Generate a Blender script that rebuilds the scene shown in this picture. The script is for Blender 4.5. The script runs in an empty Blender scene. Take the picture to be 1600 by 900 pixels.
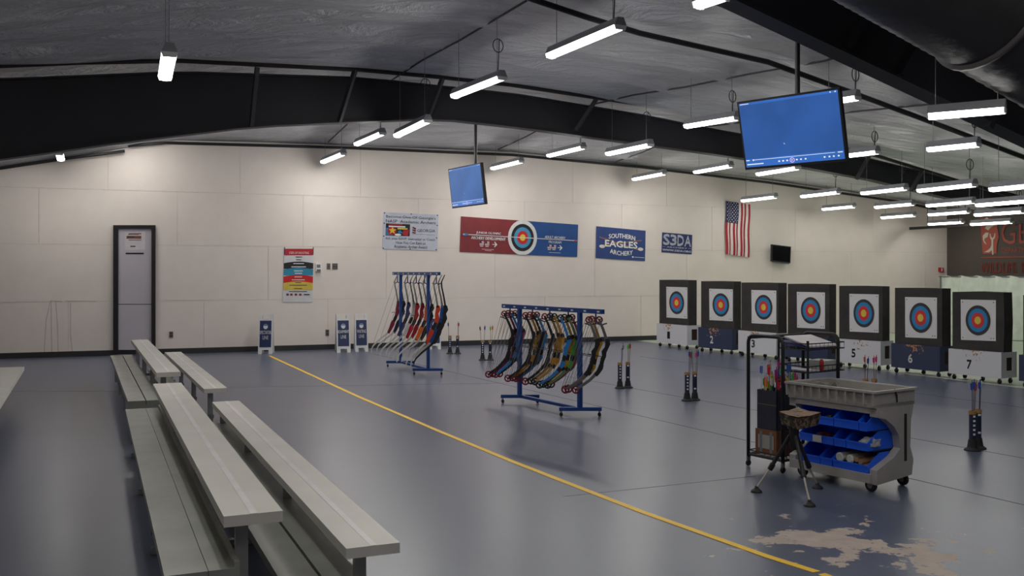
import bpy, math, random
from mathutils import Vector, Matrix
random.seed(7)
S = bpy.context.scene
COL = S.collection
# ---------------------------------------------------------------- camera, world, exposure
FPX, CX, HY, EYE = 1500.0, 800.0, 425.0, 1.6        # focal length in pixels, optical axis, horizon row, eye height
cam = bpy.data.cameras.new('camera')
cam.sensor_width = 36.0
cam.lens = FPX / 1600.0 * 36.0
cam.shift_y = (HY - 450.0) / 1600.0
cam.clip_end = 200
camo = bpy.data.objects.new('camera', cam)
camo.location = (0, 0, EYE)
camo.rotation_euler = (math.radians(90), 0, 0)
COL.objects.link(camo)
S.camera = camo
wd = bpy.data.worlds.new('world')
S.world = wd
wd.use_nodes = True
wd.node_tree.nodes['Background'].inputs[0].default_value = (0.6, 0.65, 0.7, 1)
wd.node_tree.nodes['Background'].inputs[1].default_value = 0.05
S.view_settings.view_transform = 'Standard'
S.view_settings.look = 'None'
S.view_settings.gamma = 1.0
S.view_settings.exposure = 0.12
S.view_settings.use_curve_mapping = False
S.cycles.sample_clamp_direct = 9.0
S.cycles.sample_clamp_indirect = 4.0
LAMP_STRENGTH = 39.0

# ---------------------------------------------------------------- measuring helpers
def V(*a): return Vector(a)
def ground(x, y, z=0.0):
    d = FPX * (EYE - z) / (y - HY)
    return V((x - CX) / FPX * d, d, z)
def above(x, y, z):
    d = FPX * (z - EYE) / (HY - y)
    return V((x - CX) / FPX * d, d, z)
def at_depth(x, y, d):
    return V((x - CX) / FPX * d, d, EYE + (HY - y) / FPX * d)
_A, _B = ground(25, 560), ground(1026, 531)
WD = (_B - _A).normalized()                    # along the banner wall
ND = V(WD.y, -WD.x, 0)                         # out of the banner wall, into the room
def room(u, off, z=0.0):
    p = _A + WD * u + ND * off
    return V(p.x, p.y, z)
def on_wall(x, y, off=0.0):
    d = V((x - CX) / FPX, 1, (HY - y) / FPX)
    c = V(0, 0, EYE)
    return c + d * ((_A + ND * off - c).dot(ND) / d.dot(ND))
def uz(x, y, off=0.0):
    p = on_wall(x, y, off)
    return (p - _A).dot(WD), p.z
def on_end(x, y, u):
    d = V((x - CX) / FPX, 1, (HY - y) / FPX)
    c = V(0, 0, EYE)
    return c + d * ((_A + WD * u - c).dot(WD) / d.dot(WD))
def interp(t, x):
    if x <= t[0][0]: return t[0][1]
    for (a, b), (c, d) in zip(t, t[1:]):
        if x <= c: return b + (d - b) * (x - a) / (c - a)
    return t[-1][1]
CEIL = [(0.0, [(-6, 2.6), (-.26, 3.53), (1.87, 3.97), (2.62, 4.17), (4.3, 4.22), (9.85, 4.27), (16.64, 3.88), (20.8, 3.52), (22, 3.36), (28, 2.7)]),
        (4.9, [(-6, 3.8), (.33, 4.36), (2.69, 4.66), (5.36, 4.76), (7.95, 4.69), (10.4, 4.48), (11.7, 4.32), (14.85, 3.99), (17.85, 3.54), (19, 3.36), (24, 2.75)]),
        (10.5, [(-6, 4.3), (0, 4.7), (4, 4.8), (6.05, 4.66), (7.3, 4.38), (9, 4.22), (10.3, 3.95), (11.7, 3.62), (13, 3.34), (17, 2.75), (28, 2.7)]),
        (12.4, [(-6, 4.5), (0, 4.9), (5, 5.05), (7.2, 4.82), (8, 4.5), (9.1, 4.2), (10, 3.95), (10.8, 3.67), (14, 2.9), (28, 2.75)]),
        (26.0, [(-6, 4.5), (0, 4.9), (5, 5.05), (7.2, 4.82), (8, 4.5), (9.1, 4.2), (10, 3.95), (10.8, 3.67), (14, 2.9), (28, 2.75)])]
def ceil_z(u, off):
    off = max(0.0, min(26.0, off))
    for (o0, t0), (o1, t1) in zip(CEIL, CEIL[1:]):
        if off <= o1:
            k = (off - o0) / (o1 - o0)
            return interp(t0, u) * (1 - k) + interp(t1, u) * k
def ceil_at(p):
    q = V(p.x, p.y, 0) - _A
    return ceil_z(q.dot(WD), q.dot(ND))

# ---------------------------------------------------------------- materials
_M = {}
def srgb(c):
    return tuple((v / 12.92 if v <= 0.04045 else ((v + 0.055) / 1.055) ** 2.4) for v in (x / 255.0 for x in c))
def mat(name, rgb, rough=0.55, metal=0.0, var=0.08, scale=6.0, bump=0.0, bscale=40.0, spec=0.5, emit=0.0):
    if name in _M: return _M[name]
    m = bpy.data.materials.new(name); m.use_nodes = True
    nt = m.node_tree; b = nt.nodes['Principled BSDF']
    c = srgb(rgb)
    b.inputs['Roughness'].default_value = rough
    b.inputs['Metallic'].default_value = metal
    b.inputs['Specular IOR Level'].default_value = spec
    tc = nt.nodes.new('ShaderNodeTexCoord')
    nz = nt.nodes.new('ShaderNodeTexNoise'); nz.inputs['Scale'].default_value = scale; nz.inputs['Detail'].default_value = 4
    nt.links.new(tc.outputs['Object'], nz.inputs['Vector'])
    rp = nt.nodes.new('ShaderNodeValToRGB')
    rp.color_ramp.elements[0].position = .3; rp.color_ramp.elements[1].position = .7
    rp.color_ramp.elements[0].color = (*[max(0, v * (1 - var)) for v in c], 1)
    rp.color_ramp.elements[1].color = (*[min(1, v * (1 + var)) for v in c], 1)
    nt.links.new(nz.outputs['Fac'], rp.inputs['Fac']); nt.links.new(rp.outputs['Color'], b.inputs['Base Color'])
    if bump:
        n2 = nt.nodes.new('ShaderNodeTexNoise'); n2.inputs['Scale'].default_value = bscale; n2.inputs['Detail'].default_value = 5
        nt.links.new(tc.outputs['Object'], n2.inputs['Vector'])
        bp = nt.nodes.new('ShaderNodeBump'); bp.inputs['Strength'].default_value = bump; bp.inputs['Distance'].default_value = .02
        nt.links.new(n2.outputs['Fac'], bp.inputs['Height']); nt.links.new(bp.outputs['Normal'], b.inputs['Normal'])
    if emit:
        b.inputs['Emission Strength'].default_value = emit
        b.inputs['Emission Color'].default_value = (*c, 1)
    _M[name] = m
    return m
def col(rgb, rough=0.5, **k):
    return mat('paint_%d_%d_%d_%d' % (*rgb, int(rough * 100)), rgb, rough, **k)

# ---------------------------------------------------------------- mesh helpers
class MB:
    def __init__(s): s.v = []; s.f = []; s.mi = []; s.m = 0
    def add(s, vs, fs):
        o = len(s.v); s.v += [Vector(p) for p in vs]
        for f in fs: s.f.append([i + o for i in f]); s.mi.append(s.m)
        return s
    def hexa(s, p):          # 4 bottom then 4 top corners
        return s.add(p, [(3, 2, 1, 0), (4, 5, 6, 7), (0, 1, 5, 4), (1, 2, 6, 5), (2, 3, 7, 6), (3, 0, 4, 7)])
    def box(s, x0, x1, y0, y1, z0, z1):
        return s.hexa([(x0, y0, z0), (x1, y0, z0), (x1, y1, z0), (x0, y1, z0), (x0, y0, z1), (x1, y0, z1), (x1, y1, z1), (x0, y1, z1)])
    def bar(s, a, b, w, h, up=(0, 0, 1)):      # rectangular bar from a to b, w across, h along up
        a, b = Vector(a), Vector(b); d = (b - a).normalized(); up = Vector(up)
        if abs(d.dot(up)) > .99: up = V(1, 0, 0)
        r = d.cross(up).normalized(); t = r.cross(d).normalized()
        q = []
        for p in (a, b):
            for i, j in ((-1, -1), (1, -1), (1, 1), (-1, 1)): q.append(p + r * (w / 2 * i) + t * (h / 2 * j))
        return s.add(q, [(0, 1, 2, 3), (7, 6, 5, 4), (0, 4, 5, 1), (1, 5, 6, 2), (2, 6, 7, 3), (3, 7, 4, 0)])
    def tube(s, path, r, n=8, caps=True):
        path = [Vector(p) for p in path]; rs = r if isinstance(r, (list, tuple)) else [r] * len(path)
        rings = []; prev = None
        for i, p in enumerate(path):
            d = (path[min(i + 1, len(path) - 1)] - path[max(i - 1, 0)]).normalized()
            if prev is None:
                ref = V(0, 0, 1) if abs(d.z) < .9 else V(1, 0, 0)
                a = d.cross(ref).normalized()
            else:
                a = (prev - d * prev.dot(d)).normalized()
            prev = a; b = d.cross(a)
            rings.append([p + (a * math.cos(k * 2 * math.pi / n) + b * math.sin(k * 2 * math.pi / n)) * rs[i] for k in range(n)])
        vs = [q for g in rings for q in g]; fs = []
        for i in range(len(path) - 1):
            for k in range(n): fs.append((i * n + k, i * n + (k + 1) % n, (i + 1) * n + (k + 1) % n, (i + 1) * n + k))
        if caps: fs += [tuple(range(n))[::-1], tuple(range((len(path) - 1) * n, len(path) * n))]
        return s.add(vs, fs)
    def lathe(s, prof, n=16, c=(0, 0, 0), ax='z'):
        vs = []; fs = []
        for r, h in prof:
            for k in range(n):
                a = 2 * math.pi * k / n; x, y = r * math.cos(a), r * math.sin(a)
                p = (x, y, h) if ax == 'z' else ((x, h, y) if ax == 'y' else (h, x, y))
                vs.append((p[0] + c[0], p[1] + c[1], p[2] + c[2]))
        for i in range(len(prof) - 1):
            for k in range(n): fs.append((i * n + k, i * n + (k + 1) % n, (i + 1) * n + (k + 1) % n, (i + 1) * n + k))
        fs += [tuple(range(n))[::-1], tuple(range((len(prof) - 1) * n, len(prof) * n))]
        return s.add(vs, fs)
    def prism(s, poly, fn, a, b):              # 2-D polygon through fn(p, q, depth) at depths a and b
        n = len(poly); vs = [fn(p, q, a) for p, q in poly] + [fn(p, q, b) for p, q in poly]
        return s.add(vs, [tuple(range(n))[::-1], tuple(range(n, 2 * n))] + [(i, (i + 1) % n, n + (i + 1) % n, n + i) for i in range(n)])
    def ribbon(s, pts, ws, t, y=0.0):          # bar of varying width in the x-z plane, t thick along y
        n = len(pts); vs = []; fs = []
        for i, (x, z) in enumerate(pts):
            x0, z0 = pts[max(i - 1, 0)]; x1, z1 = pts[min(i + 1, n - 1)]
            d = math.hypot(x1 - x0, z1 - z0); nx, nz = (z1 - z0) / d, -(x1 - x0) / d
            for sx, sy in ((-1, -1), (1, -1), (1, 1), (-1, 1)):
                vs.append((x + nx * ws[i] / 2 * sx, y + t / 2 * sy, z + nz * ws[i] / 2 * sx))
        for i in range(n - 1):
            for k in range(4): fs.append((i * 4 + k, i * 4 + (k + 1) % 4, i * 4 + 4 + (k + 1) % 4, i * 4 + 4 + k))
        fs += [(0, 1, 2, 3), tuple(range(4 * n - 4, 4 * n))[::-1]]
        return s.add(vs, fs)
    def build(s, name, m, parent=None, smooth=False, local=True, label=None):
        me = bpy.data.meshes.new(name)
        off = V(0, 0, 0)
        if not local:
            r = parent
            while r is not None and r.parent is not None: r = r.parent
            if r is not None: off = Vector(r.location)
        me.from_pydata([v - off for v in s.v], [], s.f)
        for mm in (m if isinstance(m, (list, tuple)) else [m]): me.materials.append(mm)
        me.polygons.foreach_set('material_index', s.mi)
        if smooth: me.polygons.foreach_set('use_smooth', [True] * len(s.f))
        me.update()
        import bmesh
        bm = bmesh.new(); bm.from_mesh(me); bmesh.ops.recalc_face_normals(bm, faces=bm.faces); bm.to_mesh(me); bm.free()
        o = bpy.data.objects.new(name, me); COL.objects.link(o)
        if parent is not None: o.parent = parent
        if label: o['label'] = label
        return o
def thing(name, label, cat, loc=(0, 0, 0), rz=0.0, group=None, kind=None):
    o = bpy.data.objects.new(name, None); COL.objects.link(o)
    o.empty_display_size = .1
    o.location = loc; o.rotation_euler = (0, 0, rz)
    o['label'] = label; o['category'] = cat
    if group: o['group'] = group
    if kind: o['kind'] = kind
    return o
def solo(mb, name, m, label, cat, group=None, smooth=False, kind=None):      # a one-mesh thing, origin at its base
    xs = [v.x for v in mb.v]; ys = [v.y for v in mb.v]; zs = [v.z for v in mb.v]
    c = V((min(xs) + max(xs)) / 2, (min(ys) + max(ys)) / 2, min(zs))
    mb.v = [v - c for v in mb.v]
    o = mb.build(name, m, None, smooth); o.location = c
    o['label'] = label; o['category'] = cat
    if group: o['group'] = group
    if kind: o['kind'] = kind
    return o
def struct(mb, name, m, label=None, smooth=False, parent=None):
    o = mb.build(name, m, parent, smooth)
    if parent is None: o['kind'] = 'structure'
    if label: o['label'] = label
    return o
def copy_tree(o, parent=None):
    c = o.copy(); COL.objects.link(c); c.parent = parent
    for ch in list(o.children): copy_tree(ch, c)
    return c
def quad(tl, tr, br, bl, n):                    # bilinear sheet: a to the right, b down, d out along n
    tl, tr, br, bl, n = map(Vector, (tl, tr, br, bl, n))
    def f(a, b, d=0.0):
        return (tl * (1 - a) + tr * a) * (1 - b) + (bl * (1 - a) + br * a) * b + n * d
    return f
_TX = {}
def text_polys(s):
    if s in _TX: return _TX[s]
    cu = bpy.data.curves.new('t', 'FONT'); cu.body = s; cu.resolution_u = 2; cu.align_x = 'LEFT'
    o = bpy.data.objects.new('t', cu); COL.objects.link(o)
    bpy.context.view_layer.update()
    me = bpy.data.meshes.new_from_object(o.evaluated_get(bpy.context.evaluated_depsgraph_get()))
    vs = [(v.co.x, v.co.y) for v in me.vertices]; fs = [tuple(p.vertices) for p in me.polygons]
    bpy.data.objects.remove(o); bpy.data.curves.remove(cu); bpy.data.meshes.remove(me)
    x0 = min(v[0] for v in vs); x1 = max(v[0] for v in vs); y0 = min(v[1] for v in vs); y1 = max(v[1] for v in vs)
    _TX[s] = ([((x - x0) / (x1 - x0), 1 - (y - y0) / (y1 - y0)) for x, y in vs], fs)
    return _TX[s]
def put_text(mb, f, s, a0, b0, a1, b1, d, arch=0.0, fat=0.0):
    vs, fs = text_polys(s)
    def mp(x, y):
        return f(a0 + (a1 - a0) * x, b0 + (b1 - b0) * y + arch * (1 - (2 * x - 1) ** 2), d)
    mb.add([mp(x, y) for x, y in vs], fs)
    if fat:
        for dx, dy in ((fat, 0), (-fat, 0), (0, fat), (0, -fat)):
            mb.add([f(a0 + (a1 - a0) * x + dx * (a1 - a0) * .2, b0 + (b1 - b0) * y + arch * (1 - (2 * x - 1) ** 2) + dy * (b1 - b0), d + .0002) for x, y in vs], fs)
def words(parent, f, m, lines):
    for s, a0, b0, a1, b1, d, arch, fat in lines:
        mb = MB(); put_text(mb, f, s, a0, b0, a1, b1, d, arch, fat); mb.build('lettering', m, parent, local=False)
def marks(parent, f, m, name, boxes, d):
    for a0, b0, a1, b1 in boxes:
        mb = MB(); rect(mb, f, a0, b0, a1, b1, d); mb.build(name, m, parent, local=False)
def rect(mb, f, a0, b0, a1, b1, d, n=1):
    m = n if n > 4 else 1
    vs = [f(a0 + (a1 - a0) * i / n, b0 + (b1 - b0) * j / m, d) for j in range(m + 1) for i in range(n + 1)]
    mb.add(vs, [(j * (n + 1) + i, j * (n + 1) + i + 1, (j + 1) * (n + 1) + i + 1, (j + 1) * (n + 1) + i) for j in range(m) for i in range(n)])
def ell(mb, f, a, b, ra, rb, d, n=28):
    mb.add([f(a + ra * math.cos(2 * math.pi * k / n), b + rb * math.sin(2 * math.pi * k / n), d) for k in range(n)], [tuple(range(n))])
def poly(mb, f, pts, d):
    mb.add([f(a, b, d) for a, b in pts], [tuple(range(len(pts)))])
def star(a, b, ra, rb):
    return [(a + ra * (1 if k % 2 == 0 else .42) * math.sin(math.pi * k / 5), b - rb * (1 if k % 2 == 0 else .42) * math.cos(math.pi * k / 5)) for k in range(10)]

# ================================================================ THE SETTING
U0, U1, OFF1 = -4.0, 22.4, 24.0
def floor_mat():
    m = bpy.data.materials.new('blue_grey_epoxy_floor'); m.use_nodes = True
    nt = m.node_tree; b = nt.nodes['Principled BSDF']; L = nt.links.new
    N = nt.nodes.new
    tc = N('ShaderNodeTexCoord')
    def noise(s, d=6, r=.6):
        n = N('ShaderNodeTexNoise'); n.inputs['Scale'].default_value = s; n.inputs['Detail'].default_value = d; n.inputs['Roughness'].default_value = r
        L(tc.outputs['Object'], n.inputs['Vector']); return n
    def ramp(src, p0, c0, p1, c1):
        r = N('ShaderNodeValToRGB'); r.color_ramp.elements[0].position = p0; r.color_ramp.elements[1].position = p1
        r.color_ramp.elements[0].color = c0; r.color_ramp.elements[1].color = c1
        L(src, r.inputs['Fac']); return r
    base = ramp(noise(.8).outputs['Fac'], .3, (*srgb((84, 90, 109)), 1), .7, (*srgb((91, 97, 116)), 1))
    # worn patches of bare concrete where the paint has come off, around one spot of the floor
    mp = N('ShaderNodeMapping'); mp.inputs['Location'].default_value = (-2.05 / 1.3, -5.6 / 1.25, 0); mp.inputs['Scale'].default_value = (1 / 1.3, 1 / 1.25, 1)
    L(tc.outputs['Object'], mp.inputs['Vector'])
    ln = N('ShaderNodeVectorMath'); ln.operation = 'LENGTH'; L(mp.outputs['Vector'], ln.inputs[0])
    fall = N('ShaderNodeMapRange'); fall.inputs['From Min'].default_value = 0; fall.inputs['From Max'].default_value = 2.3
    fall.inputs['To Min'].default_value = .135; fall.inputs['To Max'].default_value = -.5; L(ln.outputs['Value'], fall.inputs['Value'])
    ad = N('ShaderNodeMath'); ad.operation = 'ADD'; L(noise(3.2, 9, .66).outputs['Fac'], ad.inputs[0]); L(fall.outputs['Result'], ad.inputs[1])
    mask = ramp(ad.outputs[0], .565, (0, 0, 0, 1), .575, (1, 1, 1, 1))
    bare = ramp(noise(9).outputs['Fac'], .3, (*srgb((172, 158, 148)), 1), .7, (*srgb((190, 176, 165)), 1))
    mx = N('ShaderNodeMix'); mx.data_type = 'RGBA'
    L(mask.outputs['Color'], mx.inputs['Factor']); L(base.outputs['Color'], mx.inputs['A']); L(bare.outputs['Color'], mx.inputs['B'])
    L(mx.outputs['Result'], b.inputs['Base Color'])
    mr = N('ShaderNodeMix'); mr.data_type = 'RGBA'; L(mask.outputs['Color'], mr.inputs['Factor']); mr.inputs['A'].default_value = (.3, .3, .3, 1); mr.inputs['B'].default_value = (.6, .6, .6, 1)
    L(mr.outputs['Result'], b.inputs['Roughness'])
    b.inputs['Specular IOR Level'].default_value = .45
    return m
M_FLOOR = floor_mat()
# edge of the painted floor runs under the row of targets
E0, E1 = ground(1026, 536), ground(1600, 606.7)
ED = (E1 - E0).normalized()
EN = V(-ED.y, ED.x, 0)
if EN.dot(WD) < 0: EN = -EN
Ea, Eb = E0 - ED * 1.2, E0 + ED * 19.5
mb = MB(); c = [room(U0, -.0), Ea, Eb, room(U0, OFF1)]
mb.hexa([V(p.x, p.y, -.1) for p in c] + [V(p.x, p.y, 0) for p in c])
floor = struct(mb, 'floor', M_FLOOR, 'glossy blue-grey painted concrete floor')
mb = MB(); c = [Ea, room(U1, 0), room(U1, OFF1), Eb]
mb.hexa([V(p.x, p.y, -.1) for p in c] + [V(p.x, p.y, -.002) for p in c])
struct(mb, 'floor', mat('pale_green_floor', (176, 190, 168), .45, var=.06), 'pale green floor behind the row of targets')
mb = MB(); mb.bar(E0 + EN * .03 + V(0, 0, .002), Eb + V(0, 0, .002), .05, .006)
struct(mb, 'edge_strip', mat('pale_edge', (190, 192, 182), .5), parent=floor)
def seam(name, pa, pb, w=.012):
    m_ = MB(); a, b_ = ground(*pa), ground(*pb); d = (b_ - a)
    m_.bar(a + V(0, 0, .0008), a + d * 1.25 + V(0, 0, .0008), w, .001)
    return m_.build(name, mat('dark_joint', (42, 44, 52), .6), floor)
seam('floor_joint', (583, 553), (1600, 789)); seam('floor_joint', (760, 566), (1600, 716)); seam('floor_joint', (1000, 557), (1600, 637), .01)
for pa, pb in (((0, 612), (240, 611)), ((260, 607), (700, 600)), ((700, 600), (930, 597)), ((880, 776), (1180, 744))):
    m_ = MB(); m_.bar(ground(*pa) + V(0, 0, .0006), ground(*pb) + V(0, 0, .0006), .008, .0008); m_.build('floor_joint', mat('soft_joint', (66, 68, 78), .5), floor)

# banner wall, boarded with painted panels
M_WALL = mat('warm_white_panel', (231, 221, 213), .62, var=.025, scale=3, bump=.06, bscale=30)
mb = MB()
us = [U0 + (U1 - U0) * i / 40 for i in range(41)]
for a, b_ in zip(us, us[1:]):
    mb.hexa([room(a, -.2, 0), room(b_, -.2, 0), room(b_, -.012, 0), room(a, -.012, 0), room(a, -.2, ceil_z(a, 0)), room(b_, -.2, ceil_z(b_, 0)), room(b_, -.012, ceil_z(b_, 0)), room(a, -.012, ceil_z(a, 0))])
wall = struct(mb, 'wall_back', mat('panel_gap', (212, 203, 195), .8), 'warm white panelled wall hung with banners')
zr = [0, 1.04, 2.12, 3.17, 4.4]
for r in range(4):
    u = U0 - (0, 1.2, .5, 1.75)[r]
    while u < U1:
        a, b_ = max(U0, u) + .003, min(U1, u + 2.44) - .003
        if b_ - a > .05:
            n = 4; m_ = MB(); top = [];
            if min(ceil_z(a, 0), ceil_z(b_, 0)) > zr[r] + .02:
                for i in range(n + 1):
                    uu = a + (b_ - a) * i / n; top.append((uu, min(zr[r + 1] - .003, ceil_z(uu, 0))))
                pl = [(a, zr[r] + .003), (b_, zr[r] + .003)] + top[::-1]
                m_.prism(pl, lambda p, q, d: room(p, d, q), -.012, 0.0)
                m_.build('wall_panel', M_WALL, wall)
        u += 2.44
for pts in ([(79, 470), (72, 500), (69, 551)], [(80, 470), (80, 500), (81, 550)], [(87, 471), (90, 510), (91, 551)], [(110, 473), (110, 520), (113, 551)], [(79, 470), (97, 471)], [(102, 470), (150, 471)]):
    m_ = MB()
    for p, q in zip(pts, pts[1:]): m_.bar(on_wall(*p, .0008), on_wall(*q, .0008), .012, .001, ND)
    m_.build('scuff_mark', mat('scuff', (188, 178, 168), .8), wall)
# baseboard
bd = []
for a, b_ in ((U0, uz(177, 550)[0]), (uz(244, 550)[0], uz(1026, 531)[0] + .6)):
    m_ = MB(); m_.hexa([room(a, 0), room(b_, 0), room(b_, .015), room(a, .015), room(a, 0, .105), room(b_, 0, .105), room(b_, .012, .105), room(a, .012, .105)])
    struct(m_, 'baseboard_back', mat('charcoal_vinyl', (44, 43, 46), .45), 'charcoal vinyl baseboard')
# end wall beyond the targets, side and rear walls
def flat_wall(name, p, q, zt, th, m, label):
    m_ = MB(); d = (q - p).normalized(); nn = V(d.y, -d.x, 0) * th
    m_.hexa([p, q, q + nn, p + nn] + [v + V(0, 0, zt) for v in (p, q, q + nn, p + nn)])
    return struct(m_, name, m, label)
flat_wall('wall_end', room(U1, OFF1), room(U1, 0), 3.4, .2, mat('dark_brown_wall', (74, 66, 60), .7, var=.06), 'dark brown end wall with red lettering')
flat_wall('wall_side', room(U0, 0), room(U0, OFF1), 5.2, .2, M_WALL, 'warm white side wall')
flat_wall('wall_rear', room(U0, OFF1), room(U1, OFF1), 5.3, .2, M_WALL, 'warm white rear wall')

# ceiling: sagging grey vinyl-faced insulation
def ceil_mat():
    m = bpy.data.materials.new('vinyl_insulation_facing'); m.use_nodes = True
    nt = m.node_tree; b = nt.nodes['Principled BSDF']; L = nt.links.new; N = nt.nodes.new
    tc = N('ShaderNodeTexCoord')
    n1 = N('ShaderNodeTexNoise'); n1.inputs['Scale'].default_value = .9; n1.inputs['Detail'].default_value = 5; L(tc.outputs['Object'], n1.inputs['Vector'])
    r = N('ShaderNodeValToRGB'); r.color_ramp.elements[0].color = (*srgb((214, 215, 221)), 1); r.color_ramp.elements[1].color = (*srgb((234, 235, 240)), 1)
    L(n1.outputs['Fac'], r.inputs['Fac']); L(r.outputs['Color'], b.inputs['Base Color'])
    b.inputs['Roughness'].default_value = .25; b.inputs['Specular IOR Level'].default_value = 1.0
    mp = N('ShaderNodeMapping'); mp.inputs['Rotation'].default_value = (0, 0, -.37); mp.inputs['Scale'].default_value = (1.1, 3.2, 1); L(tc.outputs['Object'], mp.inputs['Vector'])
    n2 = N('ShaderNodeTexNoise'); n2.inputs['Scale'].default_value = 1.1; n2.inputs['Detail'].default_value = 7; n2.inputs['Roughness'].default_value = .62; n2.inputs['Distortion'].default_value = .8
    L(mp.outputs['Vector'], n2.inputs['Vector'])
    bp = N('ShaderNodeBump'); bp.inputs['Strength'].default_value = .9; bp.inputs['Distance'].default_value = .3
    L(n2.outputs['Fac'], bp.inputs['Height']); L(bp.outputs['Normal'], b.inputs['Normal'])
    return m
NU, NO = 132, 96
mb = MB(); g = []
for j in range(NO + 1):
    off = -.1 + (OFF1 + .2) * j / NO
    for i in range(NU + 1):
        u = U0 - .1 + (U1 - U0 + .2) * i / NU
        sag = .09 * abs(math.sin(math.pi * (off - 1.0) / 1.55)) ** .7 + .02 * math.sin(u * 2.1 + off) * math.sin(off * 3.1 + u * .7) - .03
        g.append(room(u, off, ceil_z(u, off) + sag - .03))
fs = []
for j in range(NO):
    for i in range(NU):
        k = j * (NU + 1) + i; fs.append((k, k + NU + 1, k + NU + 2, k + 1))
top = [p + V(0, 0, .15) for p in (g[0], g[NU], g[-1], g[-NU - 1])]
mb.add(g, fs)
struct(mb, 'ceiling', ceil_mat(), 'sagging grey vinyl insulation ceiling', smooth=True)

# door in the banner wall
M_BLK = mat('black_frame', (26, 25, 27), .5)
f = quad(on_wall(177, 352), on_wall(243, 352), on_wall(243, 553.5), on_wall(177, 553.5), ND)
dr = thing('door_1', 'pale lilac-grey door in a black frame', 'door', room(uz(210, 553)[0], 0, 0)); dr['kind'] = 'structure'
def slab(f, a0, b0, a1, b1, d0, d1):
    return MB().prism([(a0, b0), (a1, b0), (a1, b1), (a0, b1)], f, d0, d1)
slab(f, 0, 0, .12, 1, .001, .07).build('door_jamb', M_BLK, dr, local=False); slab(f, .9, 0, 1, 1, .001, .07).build('door_jamb', M_BLK, dr, local=False)
slab(f, .12, 0, .9, .025, .001, .07).build('door_header', M_BLK, dr, local=False)
M_DOOR = mat('lilac_grey_door', (190, 184, 192), .42, var=.04, scale=2)
slab(f, .12, .025, .9, .61, .002, .03).build('door_panel', M_DOOR, dr, local=False)
slab(f, .12, .615, .9, .965, .002, .03).build('door_panel', M_DOOR, dr, local=False)
slab(f, .12, .605, .9, .62, .002, .024).build('panel_groove', M_BLK, dr, local=False)
slab(f, .12, .965, .9, 1, .002, .024).build('threshold', M_BLK, dr, local=False)
slab(f, .29, .213, .72, .224, .03, .036).build('push_plate', M_BLK, dr, local=False)
sg = slab(f, .27, .05, .75, .19, .03, .032).build('door_notice', mat('notice_paper', (206, 200, 204), .6), dr, local=False)
m_ = MB(); rect(m_, f, .36, .062, .66, .07, .033); rect(m_, f, .31, .083, .66, .105, .033); rect(m_, f, .36, .112, .66, .118, .033)
m_.build('notice_print', mat('brown_print', (120, 72, 54), .7), sg, local=False)
m_ = MB(); rect(m_, f, .33, .086, .5, .094, .0335); rect(m_, f, .34, .072, .6, .076, .0335); rect(m_, f, .4, .16, .52, .168, .033)
m_.build('notice_print', mat('dark_print', (40, 36, 40), .7), sg, local=False)

# ================================================================ ROOF BEAMS, PIPES, DUCT
M_BEAM = mat('charcoal_steel', (40, 40, 46), .6, var=.1, scale=2)
def roof_beam(off, bot, top, label, braces=(), dd=.2):
    u0, u1 = bot[0][0], bot[-1][0]; n = 46
    us = [u0 + (u1 - u0) * i / n for i in range(n + 1)]
    mid = (u0 + u1) / 2
    t = thing('roof_beam', label, 'beam', room(mid, off, interp(bot, mid)))
    for nm, fz, hh, ww in (('web', None, 0, .03), ('bottom_flange', bot, .025, dd), ('top_flange', top, -.025, dd)):
        m_ = MB(); vs = []; fs = []
        for u in us:
            if fz is None: z0, z1 = interp(bot, u) + .02, interp(top, u) - .02
            else: z0, z1 = sorted((interp(fz, u), interp(fz, u) + hh))
            vs += [room(u, off - ww / 2, z0), room(u, off + ww / 2, z0), room(u, off + ww / 2, z1), room(u, off - ww / 2, z1)]
        for i in range(n):
            for k in range(4): fs.append((i * 4 + k, i * 4 + (k + 1) % 4, i * 4 + 4 + (k + 1) % 4, i * 4 + 4 + k))
        fs += [(0, 1, 2, 3), tuple(range(4 * n, 4 * n + 4))]
        m_.add(vs, fs).build(nm, M_BEAM, t, local=False)
    for (a, b_) in braces:
        MB().bar(a, b_, .06, .06).build('flange_brace', M_BEAM, t, local=False)
    return t
B1 = [(-3.9, 2.4), (.33, 3.15), (1.98, 3.48), (3.79, 3.8), (5.21, 3.94), (6.62, 4.08), (7.95, 4.02), (11.69, 3.75), (13.8, 3.58), (15.47, 3.39), (17.37, 3.09), (18.63, 2.93), (22.3, 2.5)]
T1 = [(-3.9, 3.9), (.33, 4.27), (2.69, 4.55), (5.36, 4.66), (7.95, 4.58), (10.38, 4.37), (11.69, 4.21), (14.85, 3.89), (17.85, 3.43), (22.3, 2.75)]
br = [(on_wall(402, 105, 5.3), on_wall(393, 197, 5.05)), (on_wall(555, 109, 5.3), on_wall(530, 190, 5.05)), (on_wall(692, 121, 5.3), on_wall(668, 185, 5.05)), (on_wall(933, 153, 5.3), on_wall(900, 204, 5.05)),
      (on_wall(1442, 266, 5.3), on_wall(1423, 298, 5.05)), (on_wall(1360, 240, 5.3), on_wall(1338, 280, 5.05))]
roof_beam(4.9, B1, T1, 'deep charcoal steel roof beam spanning above the doorway and banners', br)
B2 = [(-3.9, 4.2), (4, 4.5)] + [uz(x, .4725 * (x - 1145), 12.5) for x in (1145, 1260, 1370, 1480, 1600, 1740)]
roof_beam(12.4, B2, [(u, z + .62) for u, z in B2], 'charcoal steel roof beam running beside the large black duct', [(on_wall(1345, 35, 12.5), on_wall(1325, 75, 12.5)), (on_wall(1432, 78, 12.5), on_wall(1408, 118, 12.5)), (on_wall(1545, 200, 12.5), on_wall(1555, 180, 12.5))], .24)
M_PIPE = mat('black_pipe', (30, 29, 33), .45)
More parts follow.
